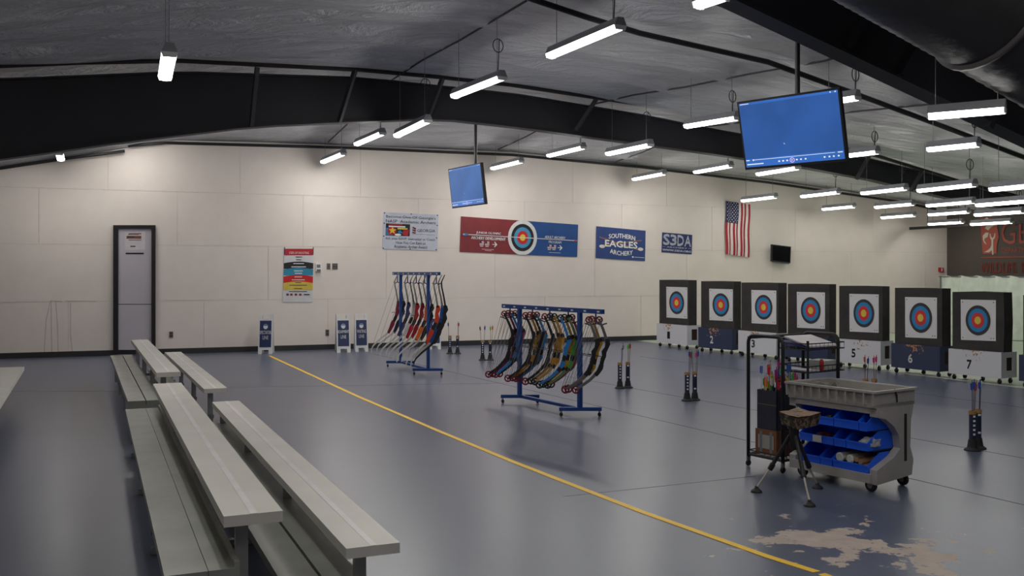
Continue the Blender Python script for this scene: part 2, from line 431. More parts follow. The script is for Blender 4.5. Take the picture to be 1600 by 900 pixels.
def pipe(name, pts, r, label, m=M_PIPE, cat='pipe'):
    return solo(MB().tube(pts, r, 10), name, m, label, cat, smooth=True)
pipe('ceiling_pipe', [on_wall(*p, 5.3) for p in ((-60, 106), (0, 103), (120, 98), (280, 95), (400, 101), (560, 109), (690, 121), (800, 133), (1000, 163), (1180, 192), (1375, 245), (1505, 285), (1640, 324))], .032, 'black pipe hung under the ceiling beside the deep roof beam')
pipe('ceiling_pipe', [on_wall(*p, 10.5) for p in ((700, -52), (835, 0), (920, 28), (1000, 52), (1200, 97), (1340, 148), (1480, 200), (1600, 246), (1680, 277))], .032, 'black pipe crossing the ceiling past the large hanging screen')
pipe('ceiling_pipe', [on_wall(*p, .12) for p in ((200, 228), (260, 223), (400, 227), (545, 231), (800, 242), (1000, 261), (1200, 285), (1405, 315), (1462, 327))], .03, 'black pipe along the top of the banner wall')
pipe('ceiling_pipe', [on_wall(*p, .12) for p in ((-20, 266), (0, 263), (100, 248), (195, 236))], .03, 'short sloping black pipe at the wall top over the doorway')
# large wrapped duct
dp = [(1180, -96), (1354, 0), (1432, 44), (1520, 94), (1625, 155), (1760, 234)]
R = .56
ax = [on_wall(*p, 13.9) + V(0, 0, R * .98) for p in dp]
t = thing('air_duct', 'large round black fabric duct under the roof', 'duct', ax[2])
pth = []; rr = []
for i, (a, b_) in enumerate(zip(ax, ax[1:])):
    for k in range(14):
        pth.append(a.lerp(b_, k / 14)); rr.append(R + .007 * ((len(pth) % 2) * 2 - 1))
MB().tube(pth, rr, 32).build('duct_sleeve', mat('black_duct_wrap', (52, 50, 52), .55, bump=.5, bscale=9), t, smooth=True, local=False)
c = ax[3].lerp(ax[4], .25); d = (ax[4] - ax[3]).normalized()
MB().tube([c - d * .02, c + d * .02], R + .03, 32).build('duct_band', mat('grey_band', (84, 80, 80), .5), t, smooth=True, local=False)
# hanging track rail in front of the end wall
p = on_wall(1422, 357, .15)
t = thing('track_rail', 'black hanging track rail across the end wall', 'rail', p)
q = p + ND * 5.0
MB().bar(p, q, .06, .07).build('rail', M_BLK, t, local=False)
for k in (.12, .32, .7): MB().tube([p.lerp(q, k), V(*p.lerp(q, k).xy, ceil_at(p.lerp(q, k)))], .008, 6).build('hanger_rod', M_PIPE, t, local=False)

# ================================================================ STRIP LIGHTS
M_HOUS = mat('grey_light_housing', (150, 152, 158), .4)
def lens_mat(k):      # strength scaled lamp by lamp to balance brightness across the room
    return mat('glowing_lens_%d' % round(k * 100), (255, 252, 246), .4, var=0, emit=LAMP_STRENGTH * k)
M_CAP = mat('white_end_cap', (235, 235, 235), .4)
M_WIRE = mat('steel_wire', (120, 120, 125), .4, metal=.6)
ORD = ['first', 'second', 'third', 'fourth', 'fifth', 'sixth', 'seventh', 'eighth']
def strip_light(a, b_, label, loop=False, power=1.0):
    c = (a + b_) / 2; d = b_ - a; L = d.length; rz = math.atan2(d.y, d.x); h = L / 2
    t = thing('strip_light', label, 'ceiling light', c, rz, 'hanging strip lights')
    t.rotation_euler = (0, -math.asin(max(-1, min(1, d.z / L))), rz)
    MB().prism([(p, q) for p, q in [(-.035, .09), (.035, .09), (.066, .013), (-.066, .013)]], lambda p, q, e: V(e, p, q), -h, h).build('housing', M_HOUS, t)
    MB().prism([(-.062, .012), (.062, .012), (.048, -.022), (.018, -.036), (-.018, -.036), (-.048, -.022)], lambda p, q, e: V(e, p, q), -h + .012, h - .012).build('lens', lens_mat(power), t)
    for s in (-1, 1):
        MB().prism([(-.07, .014), (.07, .014), (.054, -.032), (-.054, -.032)], lambda p, q, e: V(e, p, q), s * h, s * (h - .012)).build('end_cap', M_CAP, t)
        x = s * h * .8
        w = c + (d / L) * x
        top = ceil_at(w) - c.z + .02
        if top > .12: MB().tube([(x, 0, .088), (x, 0, top)], .0035, 5).build('hanger_wire', M_WIRE, t)
    if loop:
        top = ceil_at(b_) - c.z
        if top > .35:
            MB().tube([V(h * .8, .012 + .0 + .07 * math.cos(k * .42), top * .55 + .08 * math.sin(k * .42)) for k in range(34)] + [V(h * .8, .01, .09)], .006, 5).build('power_cord', M_BLK, t)
ROWS = [(1.15, [(505, 253, 537, 240), (770, 263, 815, 252), (990, 280, 1038, 271), (1160, 313, 1212, 308), (1288, 327, 1333, 322), (1383, 340, 1424, 336), (1459, 350, 1497, 347)]),
        (3.65, [(558, 225, 598, 208), (858, 243, 912, 230), (1086, 268, 1142, 260), (1253, 306, 1310, 301), (1373, 323, 1422, 319), (1460, 335, 1505, 331), (1528, 350, 1570, 347)]),
        (6.1, [(618, 213, 672, 187), (950, 240, 1017, 226), (1184, 271, 1246, 263), (1350, 301, 1412, 295), (1458, 320, 1512, 316), (1537, 335, 1585, 331)]),
        (8.55, [(710, 150, 785, 121), (1072, 197, 1152, 184), (1313, 244, 1372, 237), (1445, 296, 1512, 290), (1543, 319, 1600, 314)]),
        (11.0, [(860, 87, 970, 41), (1290, 160, 1341, 152), (1450, 233, 1530, 225), (1572, 293, 1640, 287)]),
        (13.45, [(1090, 8, 1132, -6), (1450, 181, 1572, 171)])]
def lamp_label(r, k): return 'white hanging strip light, %s row out from the banner wall, %s from the doorway side' % (ORD[r], ORD[k])
for r, (off, lst) in enumerate(ROWS):
    for k, (x0, y0, x1, y1) in enumerate(lst):
        cx, cy = (x0 + x1) / 2, (y0 + y1) / 2
        c = on_wall(cx, cy, off)
        c.z = min(c.z, ceil_at(c) - .12)
        far = HY - cy < 165
        if far:
            kf = .36 * 1 + (cx - CX) / FPX * .933
            L = max(1.1, min(1.55, (x1 - x0) * c.y / FPX / max(.2, kf)))
            a, b_ = c - ND * L / 2, c + ND * L / 2
        else:
            a, b_ = above(x0, y0, c.z), above(x1, y1, c.z)
            if (b_ - a).length > 1.7:
                m_ = (a + b_) / 2; dd = (b_ - a).normalized() * .8; a, b_ = m_ - dd, m_ + dd
        strip_light(a, b_, lamp_label(r, k), loop=(r > 0), power=((1.15, 1.15, .95, .5, .45, .45, .45) if r == 0 else (1.25, 1.1, .7, .42, .36, .36, .36))[k] if r < 3 else (1.2, .7, .32, .3, .3)[k])
strip_light(at_depth(258, 121, 9.3), at_depth(265, 83, 8.1), 'white strip light hanging alone on long wires high above the bleachers')
strip_light(on_wall(95, 249, 1.0), on_wall(92.5, 240, 2.1), 'small strip light hanging below the beam near the wall corner')
strip_light(on_wall(194, 219, .4), on_wall(214, 213, 1.3), 'strip light tucked behind the beam above the doorway')
for k, u in enumerate((2.2, 6.0, 9.3)):                       # the rows go on over the camera
    for r, off in ((6, 16.0), (7, 18.6)):
        strip_light(room(u, off - .6, 4.0 if u < 8 else 3.5), room(u, off + .6, 4.0 if u < 8 else 3.5), 'white hanging strip light, %s row out from the banner wall, %s from the doorway side' % (ORD[r], ORD[k]), power=(1.0, 1.15, .36)[k])
# conduits running out from the banner wall along each file of lights
for k, u in enumerate((5.7, 9.4, 12.3)):
    pts = []
    for i in range(9):
        off = .3 + 12.0 * i / 8
        uu = u + (off / 12.3) * (.6, .2, -1.2)[k]
        pts.append(room(uu, off, ceil_z(uu, off) - .02 - .02 * (i % 2)))
    solo(MB().tube(pts, .014, 6), 'conduit', mat('grey_conduit', (66, 66, 72), .5), 'thin grey conduit under the ceiling along the %s file of lights' % ORD[k], 'conduit', smooth=True)

# ================================================================ THINGS ON THE BANNER WALL
M_WHITE = col((232, 232, 232)); M_INK = col((28, 26, 30)); M_NAVY = col((34, 48, 92)); M_RED = col((176, 30, 40)); M_YEL = col((222, 196, 60)); M_BLUE = col((36, 128, 180))
def banner(name, label, cat, px, thick=.006, off=.004, face=None, wave=0.0):
    P_ = [on_wall(*p, off) for p in px]
    f = quad(P_[0], P_[1], P_[2], P_[3], ND)
    g = (lambda a, b, d=0.0: f(a, b, d + wave * (math.sin(a * 9 + b * 4) + math.sin(a * 5 - b * 7)) + 2.2 * wave)) if wave else f
    base = (P_[2] + P_[3]) / 2
    t = thing(name, label, cat, base)
    m_ = MB(); n = 16 if wave else 1; q = 8 if wave else 1
    vs = []; fs = []
    for d in (0, thick):
        for j in range(q + 1):
            for i in range(n + 1): vs.append(g(i / n, j / q, d))
    st = (n + 1) * (q + 1)
    for j in range(q):
        for i in range(n):
            k = j * (n + 1) + i; fs += [(k, k + 1, k + n + 2, k + n + 1), (st + k, st + k + n + 1, st + k + n + 2, st + k + 1)]
    for i in range(n):
        fs += [(i, i + st, i + 1 + st, i + 1), (q * (n + 1) + i, q * (n + 1) + i + 1, q * (n + 1) + i + 1 + st, q * (n + 1) + i + st)]
    for j in range(q):
        k = j * (n + 1); fs += [(k, k + n + 1, k + n + 1 + st, k + st), (k + n, k + n + st, k + 2 * n + 1 + st, k + 2 * n + 1)]
    sheet = m_.add(vs, fs).build('sheet', face, t, local=False)
    return t, sheet, (lambda a, b, d=0.0: g(a, b, thick + .002 + d))
# poster: steps of shooting
t, sh, f = banner('poster', 'tall striped poster of shooting steps beside the light switches', 'poster', [(444, 387), (490, 387), (488, 472), (442, 472)], face=col((214, 214, 218)))
for b0, b1, c, nm in ((.02, .14, (184, 34, 44), 'print_band'), (.255, .39, (34, 32, 36), 'print_band'), (.37, .51, (44, 140, 170), 'print_band'), (.5, .65, (200, 28, 30), 'print_band'), (.62, .78, (214, 190, 80), 'print_band')):
    m_ = MB(); d = b0 * .003
    pts = [(.02 if b0 < .1 else 0, b1), (.02 if b0 < .1 else 0, b0 + .03)] + [(k / 10, b0 + .03 - .03 * math.sin(math.pi * min(1, max(0, k / 10)))) if b0 > .1 else (.02 + .096 * k, b0) for k in range(11)] + [(1 if b0 > .1 else .98, b1)]
    poly(m_, f, pts, d); m_.build(nm, col(c, .6), sh, local=False)
words(sh, f, M_WHITE, [('STEPS OF SHOOTING', .17, .075, .84, .115, .003, 0, 0)])
marks(sh, f, M_WHITE, 'print_line', [(.5 - w / 2, b, .5 + w / 2, b + .014) for b, w in ((.285, .36), (.345, .5), (.42, .3), (.465, .25), (.53, .26), (.585, .44))], .004)
marks(sh, f, M_INK, 'print_line', [(.5 - w / 2, b, .5 + w / 2, b + .012) for b, w in ((.165, .22), (.215, .18), (.635, .2), (.685, .6), (.745, .28), (.8, .62))], .004)
for a in (.15, .28, .43, .58):
    m_ = MB(); ell(m_, f, a, .862, .05, .022, .002, 10); m_.build('sponsor_mark', col((130, 50, 56)), sh, local=False)
m_ = MB(); rect(m_, f, .7, .852, .9, .872, .002); m_.build('sponsor_mark', M_INK, sh, local=False)
marks(sh, f, col((40, 50, 110)), 'tape_corner', [(0, -.01, .03, .13), (.97, -.01, 1, .13)], .004)
# academic archers banner
t, sh, f = banner('banner', 'white banner with black lettering and a small red and yellow logo', 'banner', [(599, 331.5), (685, 335.5), (683, 391.5), (597, 389)], face=mat('pale_vinyl_banner', (198, 202, 216), .5), wave=.0008)
words(sh, f, M_INK, [("Become One Of Georgia's", .05, .07, .95, .165, .002, 0, 0), ('NASP  Academic Archers', .05, .19, .95, .275, .002, 0, 0), ('Ask your NASP  Instructor or Coach', .05, .67, .95, .755, .002, 0, .0),
    ('How You Can Earn an', .24, .775, .78, .85, .002, 0, .0), ('Academic Archer Award', .21, .88, .81, .96, .002, 0, .0), ('GEORGIA', .62, .42, .95, .5, .002, 0, 0)])
m_ = MB(); rect(m_, f, .05, .3, .485, .63, .002, 3); m_.build('logo_panel', M_INK, sh, local=False)
m_ = MB(); rect(m_, f, .055, .42, .17, .62, .004); m_.build('logo_field', M_BLUE, sh, local=False)
m_ = MB(); ell(m_, f, .16, .5, .08, .11, .006); rect(m_, f, .1, .31, .35, .34, .006); poly(m_, f, [(.36, .47), (.47, .45), (.45, .62), (.36, .6)], .006); m_.build('logo_field', M_RED, sh, local=False)
m_ = MB(); poly(m_, f, star(.17, .49, .075, .11), .008); rect(m_, f, .26, .41, .44, .45, .006); m_.build('logo_star', M_YEL, sh, local=False)
m_ = MB(); rect(m_, f, .1, .36, .4, .395, .006); ell(m_, f, .27, .6, .06, .03, .009, 16); m_.build('logo_text', M_WHITE, sh, local=False)
m_ = MB(); poly(m_, f, [(.27, .5), (.31, .47), (.36, .55), (.28, .57)], .007); m_.build('logo_field', M_BLUE, sh, local=False)
m_ = MB()
for k in range(3): poly(m_, f, [(.53, .36 + k * .07), (.6, .4 + k * .06), (.585, .45 + k * .05), (.53, .4 + k * .07)], .003)
m_.build('state_emblem', col((110, 40, 44)), sh, local=False)
m_ = MB(); rect(m_, f, .53, .565, .95, .572, .002); m_.build('rule_line', col((110, 110, 120)), sh, local=False)
m_ = MB()
for a in (.02, .5, .98):
    for b in (.02, .98): ell(m_, f, a, b, .012, .018, .003, 8)
for b in (.3, .65): ell(m_, f, .02, b, .012, .018, .003, 8); ell(m_, f, .98, b, .012, .018, .003, 8)
m_.build('grommet', M_NAVY, sh, local=False)
# development programme banner: red half, blue half, round target between
t, sh, f = banner('banner', 'long banner, red half and blue half with a round target between', 'banner', [(720, 338), (903, 351), (901.5, 401.5), (718, 393.5)], face=[mat('banner_red', (128, 44, 50), .5)], wave=.0008)
m_ = MB(); rect(m_, f, .51, 0, 1, 1, .003, 12); m_.build('blue_half', mat('banner_blue', (28, 76, 140), .5), sh, local=False)
for k, (r, c) in enumerate(((1.0, (222, 222, 222)), (.78, (30, 30, 34)), (.59, (70, 150, 190)), (.38, (204, 36, 44)), (.19, (226, 200, 60)))):
    m_ = MB(); ell(m_, f, .518, .5, .124 * r, .52 * r, .007 + .002 * k); m_.build('target_ring', col(c), sh, local=False)
m_ = MB(); rect(m_, f, .02, .49, .99, .513, .019, 12); m_.build('arrow_shaft', col((214, 214, 214)), sh, local=False)
m_ = MB(); poly(m_, f, [(.035, .5), (.02, .465), (.05, .47), (.065, .5), (.05, .535), (.02, .54)], .021); m_.build('arrow_fletching', M_BLUE, sh, local=False)
m_ = MB(); poly(m_, f, [(.965, .47), (.99, .5), (.965, .535)], .021); m_.build('arrow_point', col((220, 70, 40)), sh, local=False)
words(sh, f, M_WHITE, [('JUNIOR OLYMPIC', .13, .395, .335, .475, .004, 0, .02), ('ARCHERY DEVELOPMENT', .09, .54, .375, .62, .004, 0, .02), ('ADULT ARCHERY', .71, .4, .89, .475, .006, 0, .02), ('PROGRAM', .745, .545, .855, .62, .006, 0, .02)])
for a in (.16, .205, .735, .775): marks(sh, f, M_WHITE, 'flag_print', [(a, .67, a + .035, .78)], .006); marks(sh, f, M_WHITE, 'print_line', [(a + .004, .8, a + .03, .82)], .006)
for a in (.285, .845):
    m_ = MB(); rect(m_, f, a - .02, .735, a + .012, .755, .006); poly(m_, f, [(a, .66), (a + .022, .745), (a, .83), (a - .004, .81), (a + .008, .745), (a - .004, .68)], .006); m_.build('arrow_mark', M_WHITE, sh, local=False)
marks(sh, f, M_WHITE, 'print_line', [(.18, .89, .28, .9), (.205, .925, .26, .935), (.75, .895, .85, .905)], .006)
m_ = MB()
for a in (.16, .205, .735, .775):
    for b in (.69, .72, .75): rect(m_, f, a, b, a + .035, b + .014, .008)
m_.build('flag_print', M_RED, sh, local=False)
m_ = MB()
for a in (.16, .205, .735, .775): rect(m_, f, a, .67, a + .016, .73, .01)
m_.build('flag_print', M_NAVY, sh, local=False)
# southern eagles banner
t, sh, f = banner('banner', 'navy banner with arched white lettering and two crossed paddles', 'banner', [(931.5, 353.5), (1008.5, 360.5), (1007.5, 408), (930.5, 403)], face=mat('navy_banner', (46, 70, 128), .5), wave=.003)
for a0, b0, a1, b1 in ((.06, .33, .9, .66), (.92, .33, .08, .6)):
    m_ = MB(); n = 8
    for i in range(n):
        p, q = i / n, (i + 1) / n
        A_ = (a0 + (a1 - a0) * p, b0 + (b1 - b0) * p); B_ = (a0 + (a1 - a0) * q, b0 + (b1 - b0) * q)
        poly(m_, f, [(A_[0], A_[1] - .014), (B_[0], B_[1] - .014), (B_[0], B_[1] + .014), (A_[0], A_[1] + .014)], .002)
    m_.build('paddle_print', col((170, 120, 70)), sh, local=False)
for a in (.12, .9):
    m_ = MB(); ell(m_, f, a, .62, .058, .055, .005, 14); m_.build('paddle_blade', col((226, 218, 206)), sh, local=False)
words(sh, f, M_WHITE, [('SOUTHERN', .25, .22, .78, .36, .006, -.05, .03), ('EAGLES', .18, .41, .83, .61, .007, 0, .04), ('ARCHERY', .28, .67, .74, .81, .006, .06, .03)])
marks(sh, f, M_WHITE, 'print_line', [(.78, .885, .98, .9)], .005); m_ = MB(); ell(m_, f, .745, .892, .018, .028, .005, 10); m_.build('maker_mark', M_WHITE, sh, local=False)
# square-lettered banner
t, sh, f = banner('banner', 'small navy banner with blocky pale letters and a web address', 'banner', [(1034.5, 363), (1081.5, 367), (1080.5, 397.5), (1033.5, 394)], face=mat('deep_navy_banner', (36, 50, 104), .5))
M_PALEB = col((206, 210, 222))
words(sh, f, M_PALEB, [(c, a, .09, a + .21, .6, .002, 0, .05) for c, a in (('S', .04), ('3', .27), ('D', .51), ('A', .75))] + [('ARCHERY', .16, .68, .84, .75, .002, 0, .03), ('WWW.S3DA.ORG', .03, .82, .97, .92, .002, 0, .04)])
marks(sh, f, M_PALEB, 'print_line', [(.03, .705, .12, .72), (.88, .705, .97, .72)], .002)
# flag hung upright
P_ = [on_wall(1133, 314, .01), on_wall(1170.5, 319.5, .01), on_wall(1168.5, 402, .01), on_wall(1132.5, 397, .01)]
f0 = quad(*P_, ND)
t = thing('flag', 'American flag hung upright with stars in the upper corner', 'flag', (P_[2] + P_[3]) / 2)
def fl(a, b, d=0.0): return f0(a + .015 * math.sin(b * 9), b, d + .03 + .022 * math.sin(a * 21) * (.4 + b))
RS = (7 / 13)
m_ = MB(); NB = 10
for i in range(13):
    for s in range(2):
        a0, a1 = (i + s * .5) / 13, (i + s * .5 + .5) / 13
        for j in range(NB):
            b0, b1 = j / NB, (j + 1) / NB
            m_.m = (1 if i % 2 else 0)
            if b0 < .4 and a0 < RS - .01: m_.m = 2
            m_.add([fl(a0, b0), fl(a1, b0), fl(a1, b1), fl(a0, b1), fl(a0, b0, .004), fl(a1, b0, .004), fl(a1, b1, .004), fl(a0, b1, .004)], [(0, 1, 2, 3), (7, 6, 5, 4), (0, 4, 5, 1), (2, 6, 7, 3), (1, 5, 6, 2), (3, 7, 4, 0)])
cl = m_.build('cloth', [col((164, 30, 48), .7), col((226, 222, 216), .7), col((34, 42, 84), .7)], t, local=False)
m_ = MB()
for j in range(11):
    for i in range(5 - j % 2 if False else (5 if j % 2 else 4)): poly(m_, lambda a, b, d: fl(a, b, .007), star((i + (.5 if j % 2 else 1)) / 5 * RS, (j + .6) / 11.4 * .4, .03, .014), 0)
m_.build('stars', col((226, 222, 216), .7), cl, local=False)
# wall screen, sign, switches
def wall_box(name, label, cat, px, d0, d1, m):
    P_ = [on_wall(*p) for p in px]; f = quad(*P_, ND)
    t = thing(name, label, cat, (P_[2] + P_[3]) / 2)
    return t, f, MB().prism([(0, 0), (1, 0), (1, 1), (0, 1)], f, d0, d1).build('body', m, t, local=False)
t, f, b_ = wall_box('wall_monitor', 'small switched-off black monitor on the wall past the flag', 'monitor', [(1201, 382), (1230.5, 385.5), (1229.5, 411.5), (1200.5, 408.5)], .08, .14, M_BLK)
slab(f, .04, .05, .96, .93, .14, .143).build('screen', mat('dark_glass', (18, 18, 22), .12), b_, local=False)
slab(f, .12, .98, .95, 1.06, .06, .13).build('speaker_bar', mat('grey_plastic', (120, 120, 122), .5), t, local=False)
slab(f, .3, .3, .7, .7, .0, .08).build('wall_bracket', M_BLK, t, local=False)
t, f, b_ = wall_box('fire_alarm', 'small red fire alarm sign at the far end of the wall', 'sign', [(1466, 418), (1472.5, 418.6), (1472.5, 425), (1466, 424.6)], 0, .05, M_RED)
slab(f, .38, .15, .66, .85, .05, .053).build('white_stripe', M_WHITE, b_, local=False)
M_PLATE = mat('grey_plate', (104, 98, 96), .5)
t, f, b_ = wall_box('thermostat', 'white wall telephone box beside the striped poster', 'control box', [(493, 411.5), (501.5, 411.5), (501.5, 424), (493, 424)], 0, .06, M_WHITE)
slab(f, .15, .15, .8, .55, .06, .063).build('display', mat('grey_plastic', (120, 120, 122), .5), b_, local=False); slab(f, .15, .75, .85, .95, .06, .07).build('cradle', M_PLATE, b_, local=False)
for lab, px in (('narrow grey light switch next to the white box', [(510.5, 411.5), (516, 411.5), (516, 421), (510.5, 421)]), ('wide double grey light switch on the banner wall', [(519, 411.5), (527.5, 411.5), (527.5, 421), (519, 421)])):
    t, f, b_ = wall_box('light_switch', lab, 'switch', px, 0, .012, M_PLATE)
    for a in ((.5,) if 'narrow' in lab else (.28, .72)): slab(f, a - .1, .35, a + .1, .65, .012, .024).build('toggle', col((70, 66, 66)), b_, local=False)
for lab, px in (('grey power outlet low on the wall near the door', [(264.5, 518), (270.5, 518), (270.5, 527.5), (264.5, 527.5)]), ('grey power outlet low on the wall beside the equipment sign', [(508.5, 515), (514, 515), (514, 524.5), (508.5, 524.5)])):
    t, f, b_ = wall_box('power_outlet', lab, 'outlet', px, 0, .012, M_PLATE)
    for b in (.28, .72): slab(f, .25, b - .13, .75, b + .13, .012, .015).build('socket', col((60, 56, 56)), b_, local=False)

# end wall lettering and emblem
ue = U1 - .015
Q = [on_end(1530, 340, ue), on_end(1640, 340, ue), on_end(1640, 432, ue), on_end(1530, 432, ue)]
Q[1].z = Q[0].z; Q[2].z = Q[3].z = on_end(1530, 426, ue).z; Q[3].xy = Q[0].xy; Q[2].xy = Q[1].xy
f = quad(*Q, -WD)
M_RUST = mat('rust_red_paint', (150, 70, 54), .7, var=.05)
t = thing('wall_emblem', 'rust red state emblem with pale deer, fish and bird on dark wall', 'emblem', (Q[2] + Q[3]) / 2)
sh = MB().prism([(.02, .02), (.18, .02), (.27, .16), (.3, .36), (.27, .5), (.265, .66), (.06, .66), (.03, .3)], f, .001, .006).build('emblem_field', M_RUST, t, local=False)
M_PALE = mat('pale_print', (178, 174, 160), .7)
m_ = MB(); poly(m_, f, [(.08, .04), (.12, .0), (.17, .06), (.13, .1)], .009); poly(m_, f, [(.09, .2), (.13, .13), (.16, .1), (.19, .14), (.22, .17), (.18, .19), (.14, .24)], .009); m_.build('bird', M_PALE, sh, local=False)
m_ = MB(); poly(m_, f, [(.06, .33), (.1, .28), (.15, .28), (.13, .36), (.09, .38), (.08, .42), (.12, .5), (.08, .46), (.06, .4)], .009); m_.build('fish', M_PALE, sh, local=False)
m_ = MB(); poly(m_, f, [(.08, .63), (.13, .6), (.17, .56), (.19, .5), (.19, .42), (.17, .38), (.16, .3), (.175, .3), (.185, .36), (.205, .38), (.225, .36), (.235, .3), (.25, .3), (.24, .38), (.215, .41), (.215, .55), (.22, .68), (.2, .68), (.195, .6), (.15, .635)], .009); m_.build('deer', M_PALE, sh, local=False)
t = thing('wall_lettering', 'rust red painted lettering on the dark end wall beside the emblem', 'lettering', (Q[2] + Q[3]) / 2 + V(0, 0, .0))
m_ = MB(); put_text(m_, f, 'GEORGIA', .33, .1, 1.75, .5, .003); m_.build('word', M_RUST, t, local=False)
m_ = MB(); put_text(m_, f, 'DEPARTMENT OF NATURAL RESOURCES', .34, .56, 1.75, .65, .003); m_.build('word', M_RUST, t, local=False)
m_ = MB(); put_text(m_, f, 'WILDLIFE', .03, .82, .55, 1.0, .003, fat=.02); m_.build('word', M_RUST, t, local=False)
m_ = MB(); put_text(m_, f, 'RESOURCES', .62, .82, 1.25, 1.0, .003, fat=.02); m_.build('word', M_RUST, t, local=False)
m_ = MB(); rect(m_, f, .03, .715, 1.75, .735, .003); m_.build('rule_line', M_RUST, t, local=False)

# curtain at the far end
uc = U1 - 1.2
ctop = on_end(1467, 431, uc).z
c0 = on_end(1467, 431, uc); L = 9.5
t = thing('curtain', 'pleated pale green-white curtain with scalloped top behind the targets', 'curtain', V(c0.x, c0.y, 0))
vs = []; fs = []; n = 260; rows_ = 7
for i in range(n + 1):
    k = i / n; s = k * L
    for j in range(rows_ + 1):
        b = j / rows_
        z = ctop * (1 - b) + .012 * b
        if j == 0: z += .04 * abs(math.sin(s * 6.5)) - .03
        w = .055 * math.sin(s * 13 + .6 * math.sin(b * 3)) + .03 * math.sin(s * 5.1)
        if j == rows_: w *= 2.0
        p = V(c0.x, c0.y, 0) + ND * s + WD * (w * (.5 + .5 * b)); vs.append(V(p.x, p.y, z))
for i in range(n):
    for j in range(rows_): fs.append((i * (rows_ + 1) + j, i * (rows_ + 1) + j + 1, (i + 1) * (rows_ + 1) + j + 1, (i + 1) * (rows_ + 1) + j))
MB().add(vs, fs).build('fabric', mat('pale_green_curtain', (206, 214, 202), .8), t, smooth=True, local=False)
MB().tube([V(c0.x, c0.y, ctop - .02), V(*(V(c0.x, c0.y, 0) + ND * L).xy, ctop - .02)], .015, 6).build('curtain_wire', M_WIRE, t, local=False)
for s in (.05, 3.2, 6.4, 9.4):
    p = V(c0.x, c0.y, 0) + ND * s; MB().tube([V(p.x, p.y, 0), V(p.x, p.y, ctop)], .02, 8).build('curtain_post', M_WIRE, t, local=False)

# ================================================================ FLOOR LINE AND A-FRAME SIGNS
pl = [ground(*p) for p in ((421, 556), (560, 620), (685, 673.5), (800, 721), (1000, 799), (1200, 870), (1276, 894))]
d = (pl[-1] - pl[0]).normalized(); sdir = V(-d.y, d.x, 0)
m_ = MB(); vs = []
for i, p in enumerate(pl):
    for w, z in ((-.026, .0004), (.026, .0004), (.026, .003), (-.026, .003)): vs.append(p + sdir * w + V(0, 0, z))
fs = [(i * 4 + k, i * 4 + (k + 1) % 4, i * 4 + 4 + (k + 1) % 4, i * 4 + 4 + k) for i in range(len(pl) - 1) for k in range(4)] + [(0, 1, 2, 3), tuple(range(4 * len(pl) - 4, 4 * len(pl)))]
m_.add(vs, fs); solo(m_, 'floor_line', mat('yellow_line_tape', (252, 202, 46), .5, var=.05), 'long yellow line taped diagonally across the floor', 'floor line')
m_ = MB(); p, q = ground(1284, 897), ground(1330, 915); m_.bar(p + V(0, 0, .0015), q + V(0, 0, .0015), .05, .002)
solo(m_, 'floor_line', mat('yellow_line_tape', (252, 202, 46), .5), 'short broken-off end of yellow tape beside the worn patch', 'floor line')
M_SIGNW = mat('white_sign_plastic', (222, 222, 222), .45)
def a_sign(name, label, x, y, w_px, h_px, words, yaw):
    b = ground(x, y); s = b.y / FPX; W, Hh = w_px * s, h_px * s
    t = thing('a_frame_sign', label, 'sign', b, yaw, 'standing lane signs')
    tilt = .13
    def fr(sg):
        def f(a, q, d=0.0):     # a across 0..1, q down 0..1
            z = Hh * (1 - q); return V((a - .5) * W, sg * (-.0 - .13 * q) + sg * -.012 - d * 1.0 * sg, z)
        return f
    for sg, nm in ((1, 'front_board'), (-1, 'rear_board')):
        f = fr(sg)
        pl = [(0, 0), (.22, 0), (.22, .09), (.78, .09), (.78, 0), (1, 0), (1, 1), (.8, 1), (.74, .93), (.26, .93), (.2, 1), (0, 1)]
        m_ = MB()
        for (a0, b0, a1, b1) in ((0, 0, .24, .12), (.76, 0, 1, .12), (.24, 0, .76, .03), (0, .12, 1, .9), (0, .9, .26, 1), (.74, .9, 1, 1)):
            m_.prism([(a0, b0), (a1, b0), (a1, b1), (a0, b1)], f, 0, .03)
        bd = m_.build(nm, M_SIGNW, t)
        if sg == 1:
            m_ = MB(); m_.prism([(.09, .16), (.91, .16), (.91, .83), (.09, .83)], f, .03, .034); pn = m_.build('sign_panel', M_NAVY, bd)
            m_ = MB()
            for i, wd_ in enumerate(words): put_text(m_, f, wd_, .5 - .05 * min(8, len(wd_)), .415 + .13 * i, .5 + .05 * min(8, len(wd_)), .5 + .13 * i, .036, fat=.03)
            ell(m_, f, .5, .31, .16, .065, .036, 16); m_.build('lettering', M_WHITE, pn)
            m_ = MB(); poly(m_, f, [(.36, .3), (.4, .265), (.5, .245), (.6, .265), (.64, .3), (.5, .29)], .038); m_.build('emblem', col((90, 130, 180)), pn)
    return t
a_sign('', 'white A-frame sign reading SPECTATOR LINE at the end of the yellow line', 416, 552, 21.5, 61, ('SPECTATOR', 'LINE'), .12)
a_sign('', 'white A-frame sign reading EQUIPMENT LINE', 535.5, 550, 21, 59, ('EQUIPMENT', 'LINE'), .3)
a_sign('', 'white A-frame sign reading WAITING LINE', 564, 548.5, 20, 58, ('WAITING', 'LINE'), .25)
a_sign('', 'white A-frame sign half hidden behind the recurve bow rack', 678, 545, 19, 56, ('SHOOTING', 'LINE'), .2)

